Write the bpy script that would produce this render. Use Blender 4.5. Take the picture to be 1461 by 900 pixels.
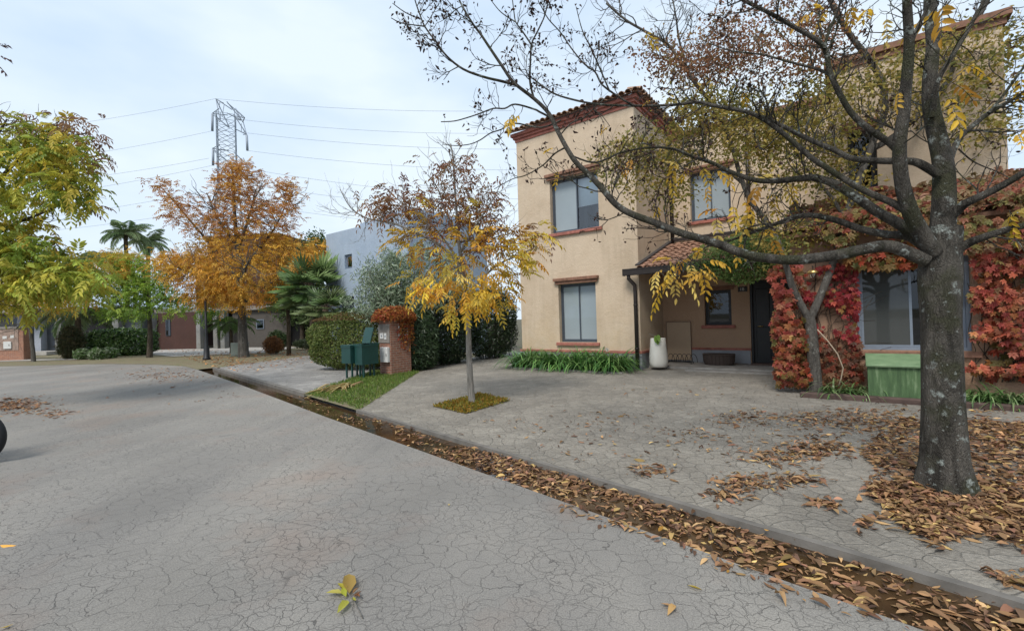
import bpy, math, random
import numpy as np
R_ = math.radians
rng = np.random.default_rng(11)
random.seed(5)
for _o in list(bpy.data.objects): bpy.data.objects.remove(_o)
S = bpy.context.scene
COL = S.collection

# ------------------------------------------------------------------ camera
F_, PITCH, ROLL, EYE = 650.0, R_(.457), R_(1.712), 1.5
_cp, _sp, _cr, _sr = math.cos(PITCH), math.sin(PITCH), math.cos(ROLL), math.sin(ROLL)
MC = np.array([[_cr, _sr, 0], [-_sr, _cr, 0], [0, 0, 1]]) @ np.array([[1, 0, 0], [0, _cp, _sp], [0, -_sp, _cp]])
cd = bpy.data.cameras.new('camera'); cam = bpy.data.objects.new('camera', cd); COL.objects.link(cam)
cd.sensor_width = 36; cd.lens = 36 * F_ / 1461; cd.clip_start = .05; cd.clip_end = 3000
from mathutils import Matrix, Vector
def _ax(r): return Vector((r[0], r[2], -r[1]))
_x, _y, _z = _ax(MC[0]), -_ax(MC[1]), -_ax(MC[2])
cam.matrix_world = Matrix(((_x.x, _y.x, _z.x, 0), (_x.y, _y.y, _z.y, 0), (_x.z, _y.z, _z.z, EYE), (0, 0, 0, 1)))
S.camera = cam

# ------------------------------------------------------------------ sky, sun, exposure
SUN_EL, SUN_AZ = 52.0, -28.0      # azimuth: angle from +Y towards +X of the direction the light comes from (behind-left)
w = bpy.data.worlds.new('World'); S.world = w; w.use_nodes = True
nt = w.node_tree; bg = nt.nodes['Background']
sky = nt.nodes.new('ShaderNodeTexSky'); sky.sky_type = 'NISHITA'; sky.sun_disc = False
SUN_DIR_ANGLE = 205.0             # compass heading (clockwise from +Y) the light comes from
sky.sun_elevation = R_(SUN_EL); sky.sun_rotation = R_(SUN_DIR_ANGLE)
sky.air_density = 1.0; sky.dust_density = 4.0; sky.ozone_density = 1.2
gain = nt.nodes.new('ShaderNodeMix'); gain.data_type = 'RGBA'; gain.blend_type = 'MIX'
tc = nt.nodes.new('ShaderNodeTexCoord'); nz = nt.nodes.new('ShaderNodeTexNoise')
mp = nt.nodes.new('ShaderNodeMapping'); mp.inputs['Scale'].default_value = (1, 1, 2.5)
nt.links.new(tc.outputs['Generated'], mp.inputs['Vector']); nt.links.new(mp.outputs['Vector'], nz.inputs['Vector'])
nz.inputs['Scale'].default_value = 1.6; nz.inputs['Detail'].default_value = 5
cr = nt.nodes.new('ShaderNodeValToRGB')
cr.color_ramp.elements[0].position = .35; cr.color_ramp.elements[0].color = (4.5, 5.9, 7.9, 1)
cr.color_ramp.elements[1].position = .62; cr.color_ramp.elements[1].color = (6.9, 7.8, 8.5, 1)
nt.links.new(nz.outputs['Fac'], cr.inputs['Fac'])
gain.inputs[0].default_value = .86
nt.links.new(sky.outputs['Color'], gain.inputs[6]); nt.links.new(cr.outputs['Color'], gain.inputs[7])
nt.links.new(gain.outputs[2], bg.inputs['Color']); bg.inputs['Strength'].default_value = .1
sd = bpy.data.lights.new('sun', 'SUN'); sd.energy = 2.1; sd.angle = R_(20); sd.color = (1, .95, .88)
sun = bpy.data.objects.new('sun', sd); COL.objects.link(sun)
_a = R_(SUN_DIR_ANGLE); _e = R_(SUN_EL)
_from = Vector((math.sin(_a) * math.cos(_e), math.cos(_a) * math.cos(_e), math.sin(_e)))
sun.rotation_euler = _from.to_track_quat('Z', 'Y').to_euler(); sun.location = (0, 0, 30)
S.view_settings.view_transform = 'Standard'; S.view_settings.look = 'None'
S.view_settings.exposure = 0.48; S.view_settings.gamma = 1
S.cycles.max_bounces = 6; S.cycles.transparent_max_bounces = 12; S.cycles.use_denoising = True

# ------------------------------------------------------------------ measuring the place from the photograph
def ray(x, y):
    d = MC.T @ np.array([(x - 730.5) / F_, (y - 450) / F_, 1.0]); return np.array([d[0], d[2], -d[1]])
YAW = R_(36.95)
U2 = np.array([math.cos(YAW), -math.sin(YAW)]); N2 = np.array([math.sin(YAW), math.cos(YAW)])   # along / into the house front
K2 = np.array([.682, -.731]); M2 = np.array([.731, .682])                                          # along / away from the kerb
E0 = np.array([0, 0, EYE])
def zg(X, Y): return min(max(.012 * (M2[0] * X + M2[1] * Y - 3.4), 0), .12)
def zga(X, Y): return np.clip(.012 * (M2[0] * X + M2[1] * Y - 3.4), 0, .12)
def at(x, y, Y): d = ray(x, y); return E0 + d * Y / d[1]
def gpt(x, y):
    d = ray(x, y); z = 0.0
    for _ in range(25):
        t = (z - EYE) / d[2]; P = E0 + t * d; z = .5 * z + .5 * zg(P[0], P[1])
    return np.array([P[0], P[1], zg(P[0], P[1])])
def on_n(x, y, n0): d = ray(x, y); t = n0 / (d[:2] @ N2); return E0 + t * d
def on_u(x, y, u0): d = ray(x, y); t = u0 / (d[:2] @ U2); return E0 + t * d
def toH(P): return np.array([P[0] * U2[0] + P[1] * U2[1], P[0] * N2[0] + P[1] * N2[1], P[2]])
def frame(a, b, o=(0, 0, 0)):
    o = np.array(o, float)
    return lambda x, y, z: np.array([o[0] + a[0] * x + b[0] * y, o[1] + a[1] * x + b[1] * y, o[2] + z])
FH = frame(U2, N2); FK = frame(K2, M2); FW = frame((1, 0), (0, 1))
def yawframe(P, deg):
    a = R_(deg); return frame((math.cos(a), math.sin(a)), (-math.sin(a), math.cos(a)), P)

# ------------------------------------------------------------------ mesh building
class MB:
    def __init__(s, fr=FW): s.fr = fr; s.v = []; s.f = []; s.sm = []
    def add(s, vs, fs, smooth=False):
        b = len(s.v); s.v.extend(vs); s.f.extend([tuple(i + b for i in f) for f in fs]); s.sm.extend([smooth] * len(fs))
    def box(s, x0, x1, y0, y1, z0, z1, fr=None):
        g = fr or s.fr
        p = [g(x, y, z) for z in (z0, z1) for x, y in ((x0, y0), (x1, y0), (x1, y1), (x0, y1))]
        s.add(p, [(0, 3, 2, 1), (4, 5, 6, 7), (0, 1, 5, 4), (1, 2, 6, 5), (2, 3, 7, 6), (3, 0, 4, 7)]); return s
    def bev(s, x0, x1, y0, y1, z0, z1, b=.01, fr=None):      # box with chamfered vertical and top edges
        g = fr or s.fr
        def ring(i, z): return [(x0 + i, y0 + i + 0, z), (x1 - i, y0 + i, z), (x1 - i, y1 - i, z), (x0 + i, y1 - i, z)]
        def oct_(i, z):
            a = b
            return [(x0 + a, y0 + i, z), (x1 - a, y0 + i, z), (x1 - i, y0 + a, z), (x1 - i, y1 - a, z), (x1 - a, y1 - i, z), (x0 + a, y1 - i, z), (x0 + i, y1 - a, z), (x0 + i, y0 + a, z)]
        r = [oct_(0, z0), oct_(0, z1 - b), oct_(b, z1)]
        vs = [g(*p) for q in r for p in q]; fs = [tuple(range(7, -1, -1)), tuple(range(16, 24))]
        for k in (0, 8):
            for i in range(8): j = (i + 1) % 8; fs.append((k + i, k + j, k + 8 + j, k + 8 + i))
        s.add(vs, fs); return s
    def quad(s, *p, fr=None):
        g = fr or s.fr; s.add([g(*q) for q in p], [tuple(range(len(p)))]); return s
    def prism(s, poly, z0, z1, fr=None):
        g = fr or s.fr; n = len(poly)
        s.add([g(x, y, z0) for x, y in poly] + [g(x, y, z1) for x, y in poly],
              [tuple(range(n - 1, -1, -1)), tuple(range(n, 2 * n))] + [(i, (i + 1) % n, n + (i + 1) % n, n + i) for i in range(n)]); return s
    def tube(s, pts, rad, k=6, cap=True):
        pts = [np.asarray(p, float) for p in pts]; n = len(pts)
        if np.isscalar(rad): rad = [rad] * n
        vs = []; up = np.array([.31, .17, .94])
        for i in range(n):
            t = pts[min(i + 1, n - 1)] - pts[max(i - 1, 0)]; t = t / (np.linalg.norm(t) + 1e-9)
            a = np.cross(t, up); l = np.linalg.norm(a)
            if l < .05: a = np.cross(t, [1, 0, 0]); l = np.linalg.norm(a)
            a /= l; b = np.cross(t, a)
            for j in range(k):
                th = 2 * math.pi * j / k; vs.append(pts[i] + rad[i] * (math.cos(th) * a + math.sin(th) * b))
        fs = [(i * k + j, i * k + (j + 1) % k, (i + 1) * k + (j + 1) % k, (i + 1) * k + j) for i in range(n - 1) for j in range(k)]
        if cap: fs += [tuple(range(k - 1, -1, -1)), tuple(range((n - 1) * k, n * k))]
        s.add(vs, fs, k > 4); return s
    def lathe(s, c, prof, k=24):
        vs = []; fs = []
        for r, z in prof:
            for j in range(k): th = 2 * math.pi * j / k; vs.append(np.array([c[0] + r * math.cos(th), c[1] + r * math.sin(th), c[2] + z]))
        for i in range(len(prof) - 1):
            for j in range(k): fs.append((i * k + j, i * k + (j + 1) % k, (i + 1) * k + (j + 1) % k, (i + 1) * k + j))
        s.add(vs, fs, True); return s
    def build(s, name, mat, parent=None):
        return mesh_obj(name, np.array(s.v, float), s.f, mat, parent, smooth=s.sm)

def mesh_obj(name, V, faces, mat, parent=None, smooth=None, colors=None):
    off = wloc(parent)
    V = np.asarray(V, np.float32) - off.astype(np.float32)
    me = bpy.data.meshes.new(name)
    if isinstance(faces, np.ndarray):
        nf, k = faces.shape
        me.vertices.add(len(V)); me.vertices.foreach_set('co', V.ravel())
        me.loops.add(nf * k); me.loops.foreach_set('vertex_index', faces.ravel().astype(np.int32))
        me.polygons.add(nf); me.polygons.foreach_set('loop_start', np.arange(0, nf * k, k, dtype=np.int32))
        me.update(calc_edges=True)
    else:
        me.from_pydata(V.tolist(), [], faces); me.update()
    if colors is not None:
        at_ = me.attributes.new('Tint', 'FLOAT_COLOR', 'POINT')
        c = np.ones((len(V), 4), np.float32); c[:, :3] = colors; at_.data.foreach_set('color', c.ravel())
    if smooth is not None and not isinstance(smooth, bool): me.polygons.foreach_set('use_smooth', np.array(smooth, bool))
    me.materials.append(mat)
    o = bpy.data.objects.new(name, me); COL.objects.link(o)
    if parent: o.parent = parent
    return o
def wloc(o):
    p = np.zeros(3)
    while o: p = p + np.array(o.location); o = o.parent
    return p
def thing(name, label, cat, loc, group=None):
    o = bpy.data.objects.new(name, None); COL.objects.link(o); o.location = tuple(float(v) for v in loc); o.empty_display_size = .2
    o.matrix_world = Matrix.Translation(o.location)
    return tag(o, label, cat, group)
def tag(o, label, cat, group=None):
    o['label'] = label; o['category'] = cat
    if group: o['group'] = group
    return o
def struct(o): o['kind'] = 'structure'; return o
def stuff(o, label, cat): o['kind'] = 'stuff'; o['label'] = label; o['category'] = cat; return o

# ------------------------------------------------------------------ materials
def nodes(name):
    m = bpy.data.materials.new(name); m.use_nodes = True; t = m.node_tree
    return m, t, t.nodes['Principled BSDF']
def N(t, kind, **kw):
    n = t.nodes.new('ShaderNode' + kind)
    for k, v in kw.items():
        if k in n.inputs: n.inputs[k].default_value = v
        else: setattr(n, k, v)
    return n
def ramp(t, stops, src):
    r = t.nodes.new('ShaderNodeValToRGB'); e = r.color_ramp.elements
    while len(e) < len(stops): e.new(.5)
    for i, (p, c) in enumerate(stops):
        e[i].position = p; e[i].color = (*c, 1) if len(c) == 3 else c
    t.links.new(src, r.inputs['Fac']); return r.outputs['Color']
def mix(t, fac, a, b, mode='MIX'):
    m = t.nodes.new('ShaderNodeMix'); m.data_type = 'RGBA'; m.blend_type = mode
    for i, v in ((0, fac), (6, a), (7, b)):
        if hasattr(v, 'links'): t.links.new(v, m.inputs[i])
        elif i == 0: m.inputs[0].default_value = v
        else: m.inputs[i].default_value = (*v, 1)
    return m.outputs[2]
def noise(t, scale, detail=4, rough=.55, vec=None, dist=0.0):
    n = t.nodes.new('ShaderNodeTexNoise'); n.inputs['Scale'].default_value = scale; n.inputs['Detail'].default_value = detail
    n.inputs['Roughness'].default_value = rough; n.inputs['Distortion'].default_value = dist
    if vec is None: vec = ocoord(t)
    t.links.new(vec, n.inputs['Vector']); return n.outputs['Fac']
def ocoord(t):
    for n in t.nodes:
        if n.bl_idname == 'ShaderNodeTexCoord': return n.outputs['Object']
    return t.nodes.new('ShaderNodeTexCoord').outputs['Object']
def mapping(t, scale=(1, 1, 1), rot=(0, 0, 0)):
    m = t.nodes.new('ShaderNodeMapping'); m.inputs['Scale'].default_value = scale; m.inputs['Rotation'].default_value = rot
    t.links.new(ocoord(t), m.inputs['Vector']); return m.outputs['Vector']
def bump(t, b, h, strength=.3, dist=.01):
    n = t.nodes.new('ShaderNodeBump'); n.inputs['Strength'].default_value = strength; n.inputs['Distance'].default_value = dist
    t.links.new(h, n.inputs['Height']); t.links.new(n.outputs['Normal'], b.inputs['Normal'])
def math_(t, op, a, b=0.0):
    m = t.nodes.new('ShaderNodeMath'); m.operation = op
    for i, v in ((0, a), (1, b)):
        if hasattr(v, 'links'): t.links.new(v, m.inputs[i])
        else: m.inputs[i].default_value = v
    return m.outputs[0]

def plain(name, c, rough=.6, metal=0.0, var=.12, scale=9.0, bmp=.1, spec=.4):
    m, t, b = nodes(name)
    f = noise(t, scale, 5)
    c = np.array(c); col = ramp(t, [(.25, tuple(c * (1 - var))), (.75, tuple(np.minimum(c * (1 + var), 1)))], f)
    t.links.new(col, b.inputs['Base Color']); b.inputs['Roughness'].default_value = rough; b.inputs['Metallic'].default_value = metal
    b.inputs['Specular IOR Level'].default_value = spec
    if bmp: bump(t, b, noise(t, scale * 8, 3), bmp, .005)
    return m
def stucco(name, c, c2, stain=.35):
    m, t, b = nodes(name)
    big = noise(t, .9, 6, .6); fine = noise(t, 55, 4, .6)
    streak = noise(t, 1.0, 5, .6, mapping(t, (5, 5, .5)))
    col = ramp(t, [(.36, c2), (.58, c)], big)
    col = mix(t, math_(t, 'MULTIPLY', ramp(t, [(.5, (0, 0, 0)), (.75, (1, 1, 1))], streak), stain), col, tuple(np.array(c2) * .72))
    col = mix(t, .12, col, ramp(t, [(.3, (.3, .3, .3)), (.7, (1, 1, 1))], fine), 'MULTIPLY')
    sz = t.nodes.new('ShaderNodeSeparateXYZ'); t.links.new(ocoord(t), sz.inputs[0])
    och = math_(t, 'MULTIPLY', ramp(t, [(.42, (0, 0, 0)), (.62, (1, 1, 1))], noise(t, 1.9, 6, .65)), ramp(t, [(.0, (.75, .75, .75)), (1.0, (.08, .08, .08))], math_(t, 'MULTIPLY', sz.outputs['Z'], .55)))
    col = mix(t, math_(t, 'MULTIPLY', och, stain * 1.6), col, tuple(np.array(c2) * np.array((.92, .80, .58))))
    t.links.new(col, b.inputs['Base Color']); b.inputs['Roughness'].default_value = .9; b.inputs['Specular IOR Level'].default_value = .2
    bump(t, b, math_(t, 'ADD', fine, math_(t, 'MULTIPLY', noise(t, 7, 5, .7), 1.5)), .7, .014); return m
def brick(name, c1, c2, mortar, rot=0.0, bw=.22, bh=.065, scale=1.0, rough=.85):
    m, t, b = nodes(name)
    mp_ = t.nodes.new('ShaderNodeMapping'); mp_.inputs['Rotation'].default_value = (0, 0, rot)
    t.links.new(ocoord(t), mp_.inputs['Vector'])
    sx = t.nodes.new('ShaderNodeSeparateXYZ'); t.links.new(mp_.outputs['Vector'], sx.inputs[0])
    cx = t.nodes.new('ShaderNodeCombineXYZ')
    t.links.new(math_(t, 'ADD', sx.outputs['X'], sx.outputs['Y']), cx.inputs['X']); t.links.new(sx.outputs['Z'], cx.inputs['Y'])
    wob = noise(t, 5, 3); 
    br = t.nodes.new('ShaderNodeTexBrick'); br.inputs['Scale'].default_value = scale
    br.inputs['Brick Width'].default_value = bw; br.inputs['Row Height'].default_value = bh
    br.inputs['Mortar Size'].default_value = .008; br.inputs['Mortar Smooth'].default_value = .3; br.inputs['Bias'].default_value = 0
    va = t.nodes.new('ShaderNodeVectorMath'); va.operation = 'ADD'; t.links.new(cx.outputs[0], va.inputs[0])
    cw = t.nodes.new('ShaderNodeCombineXYZ'); t.links.new(math_(t, 'MULTIPLY', wob, .015), cw.inputs['X']); t.links.new(math_(t, 'MULTIPLY', wob, .012), cw.inputs['Y'])
    t.links.new(cw.outputs[0], va.inputs[1]); t.links.new(va.outputs[0], br.inputs['Vector'])
    for k, c in (('Color1', c1), ('Color2', c2), ('Mortar', mortar)): br.inputs[k].default_value = (*c, 1)
    col = mix(t, .5, br.outputs['Color'], ramp(t, [(.3, (.45, .4, .38)), (.7, (1, 1, 1))], noise(t, 14, 5)), 'MULTIPLY')
    t.links.new(col, b.inputs['Base Color']); b.inputs['Roughness'].default_value = rough
    bump(t, b, math_(t, 'SUBTRACT', noise(t, 60, 3), br.outputs['Fac']), .6, .012); return m
def leafmat(name, trans=.35, rough=.5, spec=.3):
    m, t, b = nodes(name)
    a = t.nodes.new('ShaderNodeAttribute'); a.attribute_name = 'Tint'
    t.links.new(a.outputs['Color'], b.inputs['Base Color']); b.inputs['Roughness'].default_value = rough; b.inputs['Specular IOR Level'].default_value = spec
    tr = t.nodes.new('ShaderNodeBsdfTranslucent'); t.links.new(a.outputs['Color'], tr.inputs['Color'])
    ms = t.nodes.new('ShaderNodeMixShader'); ms.inputs[0].default_value = trans
    t.links.new(b.outputs[0], ms.inputs[1]); t.links.new(tr.outputs[0], ms.inputs[2])
    t.links.new(ms.outputs[0], t.nodes['Material Output'].inputs['Surface']); return m
def bark(name, dark, light, moss=None, lichen=None, scale=1.0):
    m, t, b = nodes(name)
    f = noise(t, 9 * scale, 6, .65, mapping(t, (1, 1, .22)), .6)
    col = ramp(t, [(.36, dark), (.64, light)], f)
    if moss: col = mix(t, ramp(t, [(.5, (0, 0, 0)), (.62, (1, 1, 1))], noise(t, 3.5, 5)), col, moss)
    if lichen:
        l = noise(t, 7.5, 3, .5); l2 = noise(t, 40, 3)
        fac = math_(t, 'MULTIPLY', ramp(t, [(.60, (0, 0, 0)), (.66, (1, 1, 1))], l), ramp(t, [(.4, (0, 0, 0)), (.6, (1, 1, 1))], l2))
        col = mix(t, fac, col, lichen)
        sp = ramp(t, [(.66, (0, 0, 0)), (.70, (1, 1, 1))], noise(t, 30, 2)); col = mix(t, math_(t, 'MULTIPLY', sp, .5), col, lichen)
    t.links.new(col, b.inputs['Base Color']); b.inputs['Roughness'].default_value = .9; b.inputs['Specular IOR Level'].default_value = .15
    vo = t.nodes.new('ShaderNodeTexVoronoi'); vo.feature = 'DISTANCE_TO_EDGE'; vo.inputs['Scale'].default_value = 1
    mv = mapping(t, (62 * scale, 62 * scale, 13 * scale)); wn = t.nodes.new('ShaderNodeTexNoise'); wn.inputs['Scale'].default_value = 11; wn.inputs['Detail'].default_value = 4; t.links.new(ocoord(t), wn.inputs['Vector'])
    va = t.nodes.new('ShaderNodeVectorMath'); va.operation = 'MULTIPLY_ADD'; t.links.new(wn.outputs['Color'], va.inputs[0]); va.inputs[1].default_value = (4.5, 4.5, 4.5); t.links.new(mv, va.inputs[2]); t.links.new(va.outputs[0], vo.inputs['Vector'])
    bump(t, b, math_(t, 'ADD', math_(t, 'MULTIPLY', noise(t, 1, 6, .75, mapping(t, (45 * scale, 45 * scale, 9 * scale))), 1.3), math_(t, 'MINIMUM', math_(t, 'MULTIPLY', vo.outputs['Distance'], 1.6), .4)), 1.0, .022 / scale); return m
def glassmat(name, tint=(.75, .85, .9), refl=.25):
    m, t, b = nodes(name); t.nodes.remove(b)
    gl = N(t, 'BsdfGlossy', Roughness=.02); gl.inputs['Color'].default_value = (.95, .97, 1, 1)
    tr = N(t, 'BsdfTransparent'); tr.inputs['Color'].default_value = (*tint, 1)
    fr = N(t, 'Fresnel', IOR=1.5)
    ms = t.nodes.new('ShaderNodeMixShader'); t.links.new(math_(t, 'MINIMUM', math_(t, 'ADD', math_(t, 'MULTIPLY', fr.outputs[0], 1.4), refl), 1.0), ms.inputs[0])
    t.links.new(tr.outputs[0], ms.inputs[1]); t.links.new(gl.outputs[0], ms.inputs[2])
    t.links.new(ms.outputs[0], t.nodes['Material Output'].inputs['Surface']); return m

def asphalt():
    m, t, b = nodes('road_surface')
    v = ocoord(t)
    wn = t.nodes.new('ShaderNodeTexNoise'); wn.inputs['Scale'].default_value = 5; wn.inputs['Detail'].default_value = 4; t.links.new(v, wn.inputs['Vector'])
    va = t.nodes.new('ShaderNodeVectorMath'); va.operation = 'MULTIPLY_ADD'; t.links.new(wn.outputs['Color'], va.inputs[0]); va.inputs[1].default_value = (.26, .26, 0); t.links.new(v, va.inputs[2])
    def cracks(scale, width):
        vo = t.nodes.new('ShaderNodeTexVoronoi'); vo.feature = 'DISTANCE_TO_EDGE'; vo.voronoi_dimensions = '2D'; vo.inputs['Scale'].default_value = scale
        t.links.new(va.outputs[0], vo.inputs['Vector'])
        return ramp(t, [(0, (1, 1, 1)), (width, (0, 0, 0))], vo.outputs['Distance'])
    c1 = cracks(6.5, .021); c2 = cracks(14.0, .042)
    k1 = math_(t, 'MULTIPLY', c1, ramp(t, [(.34, (.12, .12, .12)), (.52, (1, 1, 1))], noise(t, .9, 5, .65)))
    k2 = math_(t, 'MULTIPLY', c2, ramp(t, [(.40, (0, 0, 0)), (.56, (1, 1, 1))], noise(t, 1.1, 5, .6)))
    ck = math_(t, 'MAXIMUM', k1, math_(t, 'MULTIPLY', k2, .8))
    base = ramp(t, [(.3, (.185, .175, .16)), (.5, (.235, .222, .203)), (.72, (.285, .265, .237))], noise(t, .55, 6, .6))
    grit = noise(t, 120, 4, .85); base = mix(t, .9, base, ramp(t, [(.30, (.42, .42, .42)), (.5, (1, 1, 1)), (.70, (1.5, 1.5, 1.46))], grit), 'MULTIPLY')
    base = mix(t, math_(t, 'MULTIPLY', ramp(t, [(.52, (0, 0, 0)), (.68, (1, 1, 1))], noise(t, .8, 5)), .45), base, (.27, .20, .16))
    base = mix(t, math_(t, 'MULTIPLY', ramp(t, [(.66, (0, 0, 0)), (.72, (1, 1, 1))], noise(t, 3.1, 4)), .4), base, (.11, .105, .10))
    lane = noise(t, 1.0, 4, .6, mapping(t, (.55, .10, 1), (0, 0, R_(-43))))
    base = mix(t, .8, base, ramp(t, [(.35, (.78, .78, .79)), (.65, (1.16, 1.15, 1.12))], lane), 'MULTIPLY')
    oil = ramp(t, [(.70, (0, 0, 0)), (.78, (1, 1, 1))], noise(t, 1.15, 3, .5)); base = mix(t, math_(t, 'MULTIPLY', oil, .35), base, (.09, .088, .085))
    base = mix(t, math_(t, 'MULTIPLY', ck, .72), base, (.045, .042, .04))
    t.links.new(base, b.inputs['Base Color']); b.inputs['Roughness'].default_value = .85; b.inputs['Specular IOR Level'].default_value = .25
    bump(t, b, math_(t, 'SUBTRACT', math_(t, 'ADD', math_(t, 'MULTIPLY', grit, .5), noise(t, 40, 3)), math_(t, 'MULTIPLY', ck, 1.5)), .55, .006); return m
def flagstone(name, c1, c2, c3, scale=2.6):
    m, t, b = nodes(name); v = ocoord(t)
    wn = t.nodes.new('ShaderNodeTexNoise'); wn.inputs['Scale'].default_value = 2.2; wn.inputs['Detail'].default_value = 3; t.links.new(v, wn.inputs['Vector'])
    va = t.nodes.new('ShaderNodeVectorMath'); va.operation = 'MULTIPLY_ADD'; t.links.new(wn.outputs['Color'], va.inputs[0]); va.inputs[1].default_value = (.36, .36, 0); t.links.new(v, va.inputs[2])
    vo = t.nodes.new('ShaderNodeTexVoronoi'); vo.feature = 'DISTANCE_TO_EDGE'; vo.voronoi_dimensions = '2D'; vo.inputs['Scale'].default_value = scale; t.links.new(va.outputs[0], vo.inputs['Vector'])
    vc = t.nodes.new('ShaderNodeTexVoronoi'); vc.voronoi_dimensions = '2D'; vc.inputs['Scale'].default_value = scale; t.links.new(va.outputs[0], vc.inputs['Vector'])
    sp = t.nodes.new('ShaderNodeSeparateColor'); t.links.new(vc.outputs['Color'], sp.inputs[0])
    joint = ramp(t, [(.0, (1, 1, 1)), (.06, (0, 0, 0))], vo.outputs['Distance'])
    col = ramp(t, [(0, c1), (.5, c2), (1, c3)], sp.outputs[0])
    col = mix(t, .75, col, ramp(t, [(.3, (.55, .54, .52)), (.7, (1.15, 1.12, 1.06))], noise(t, 1.1, 7, .7)), 'MULTIPLY')
    col = mix(t, .5, col, ramp(t, [(.33, (.4, .4, .4)), (.65, (1.25, 1.25, 1.25))], noise(t, 34, 6, .8)), 'MULTIPLY')
    jm = math_(t, 'MULTIPLY', joint, ramp(t, [(.4, (.0, .0, .0)), (.70, (.24, .24, .24))], noise(t, 1.3, 4)))
    col = mix(t, jm, col, (.075, .068, .06))
    t.links.new(col, b.inputs['Base Color']); b.inputs['Roughness'].default_value = .8; b.inputs['Specular IOR Level'].default_value = .3
    bump(t, b, math_(t, 'SUBTRACT', math_(t, 'MULTIPLY', noise(t, 14, 6, .7), 2.2), math_(t, 'MULTIPLY', joint, .6)), .9, .022); return m
def groundmat(name, stops, scale=2.0):
    m, t, b = nodes(name); col = ramp(t, stops, noise(t, scale, 7, .7))
    col = mix(t, .5, col, ramp(t, [(.3, (.5, .5, .5)), (.7, (1.2, 1.2, 1.2))], noise(t, scale * 25, 3, .7)), 'MULTIPLY')
    t.links.new(col, b.inputs['Base Color']); b.inputs['Roughness'].default_value = .95; bump(t, b, noise(t, scale * 14, 5), .8, .03); return m

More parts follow.
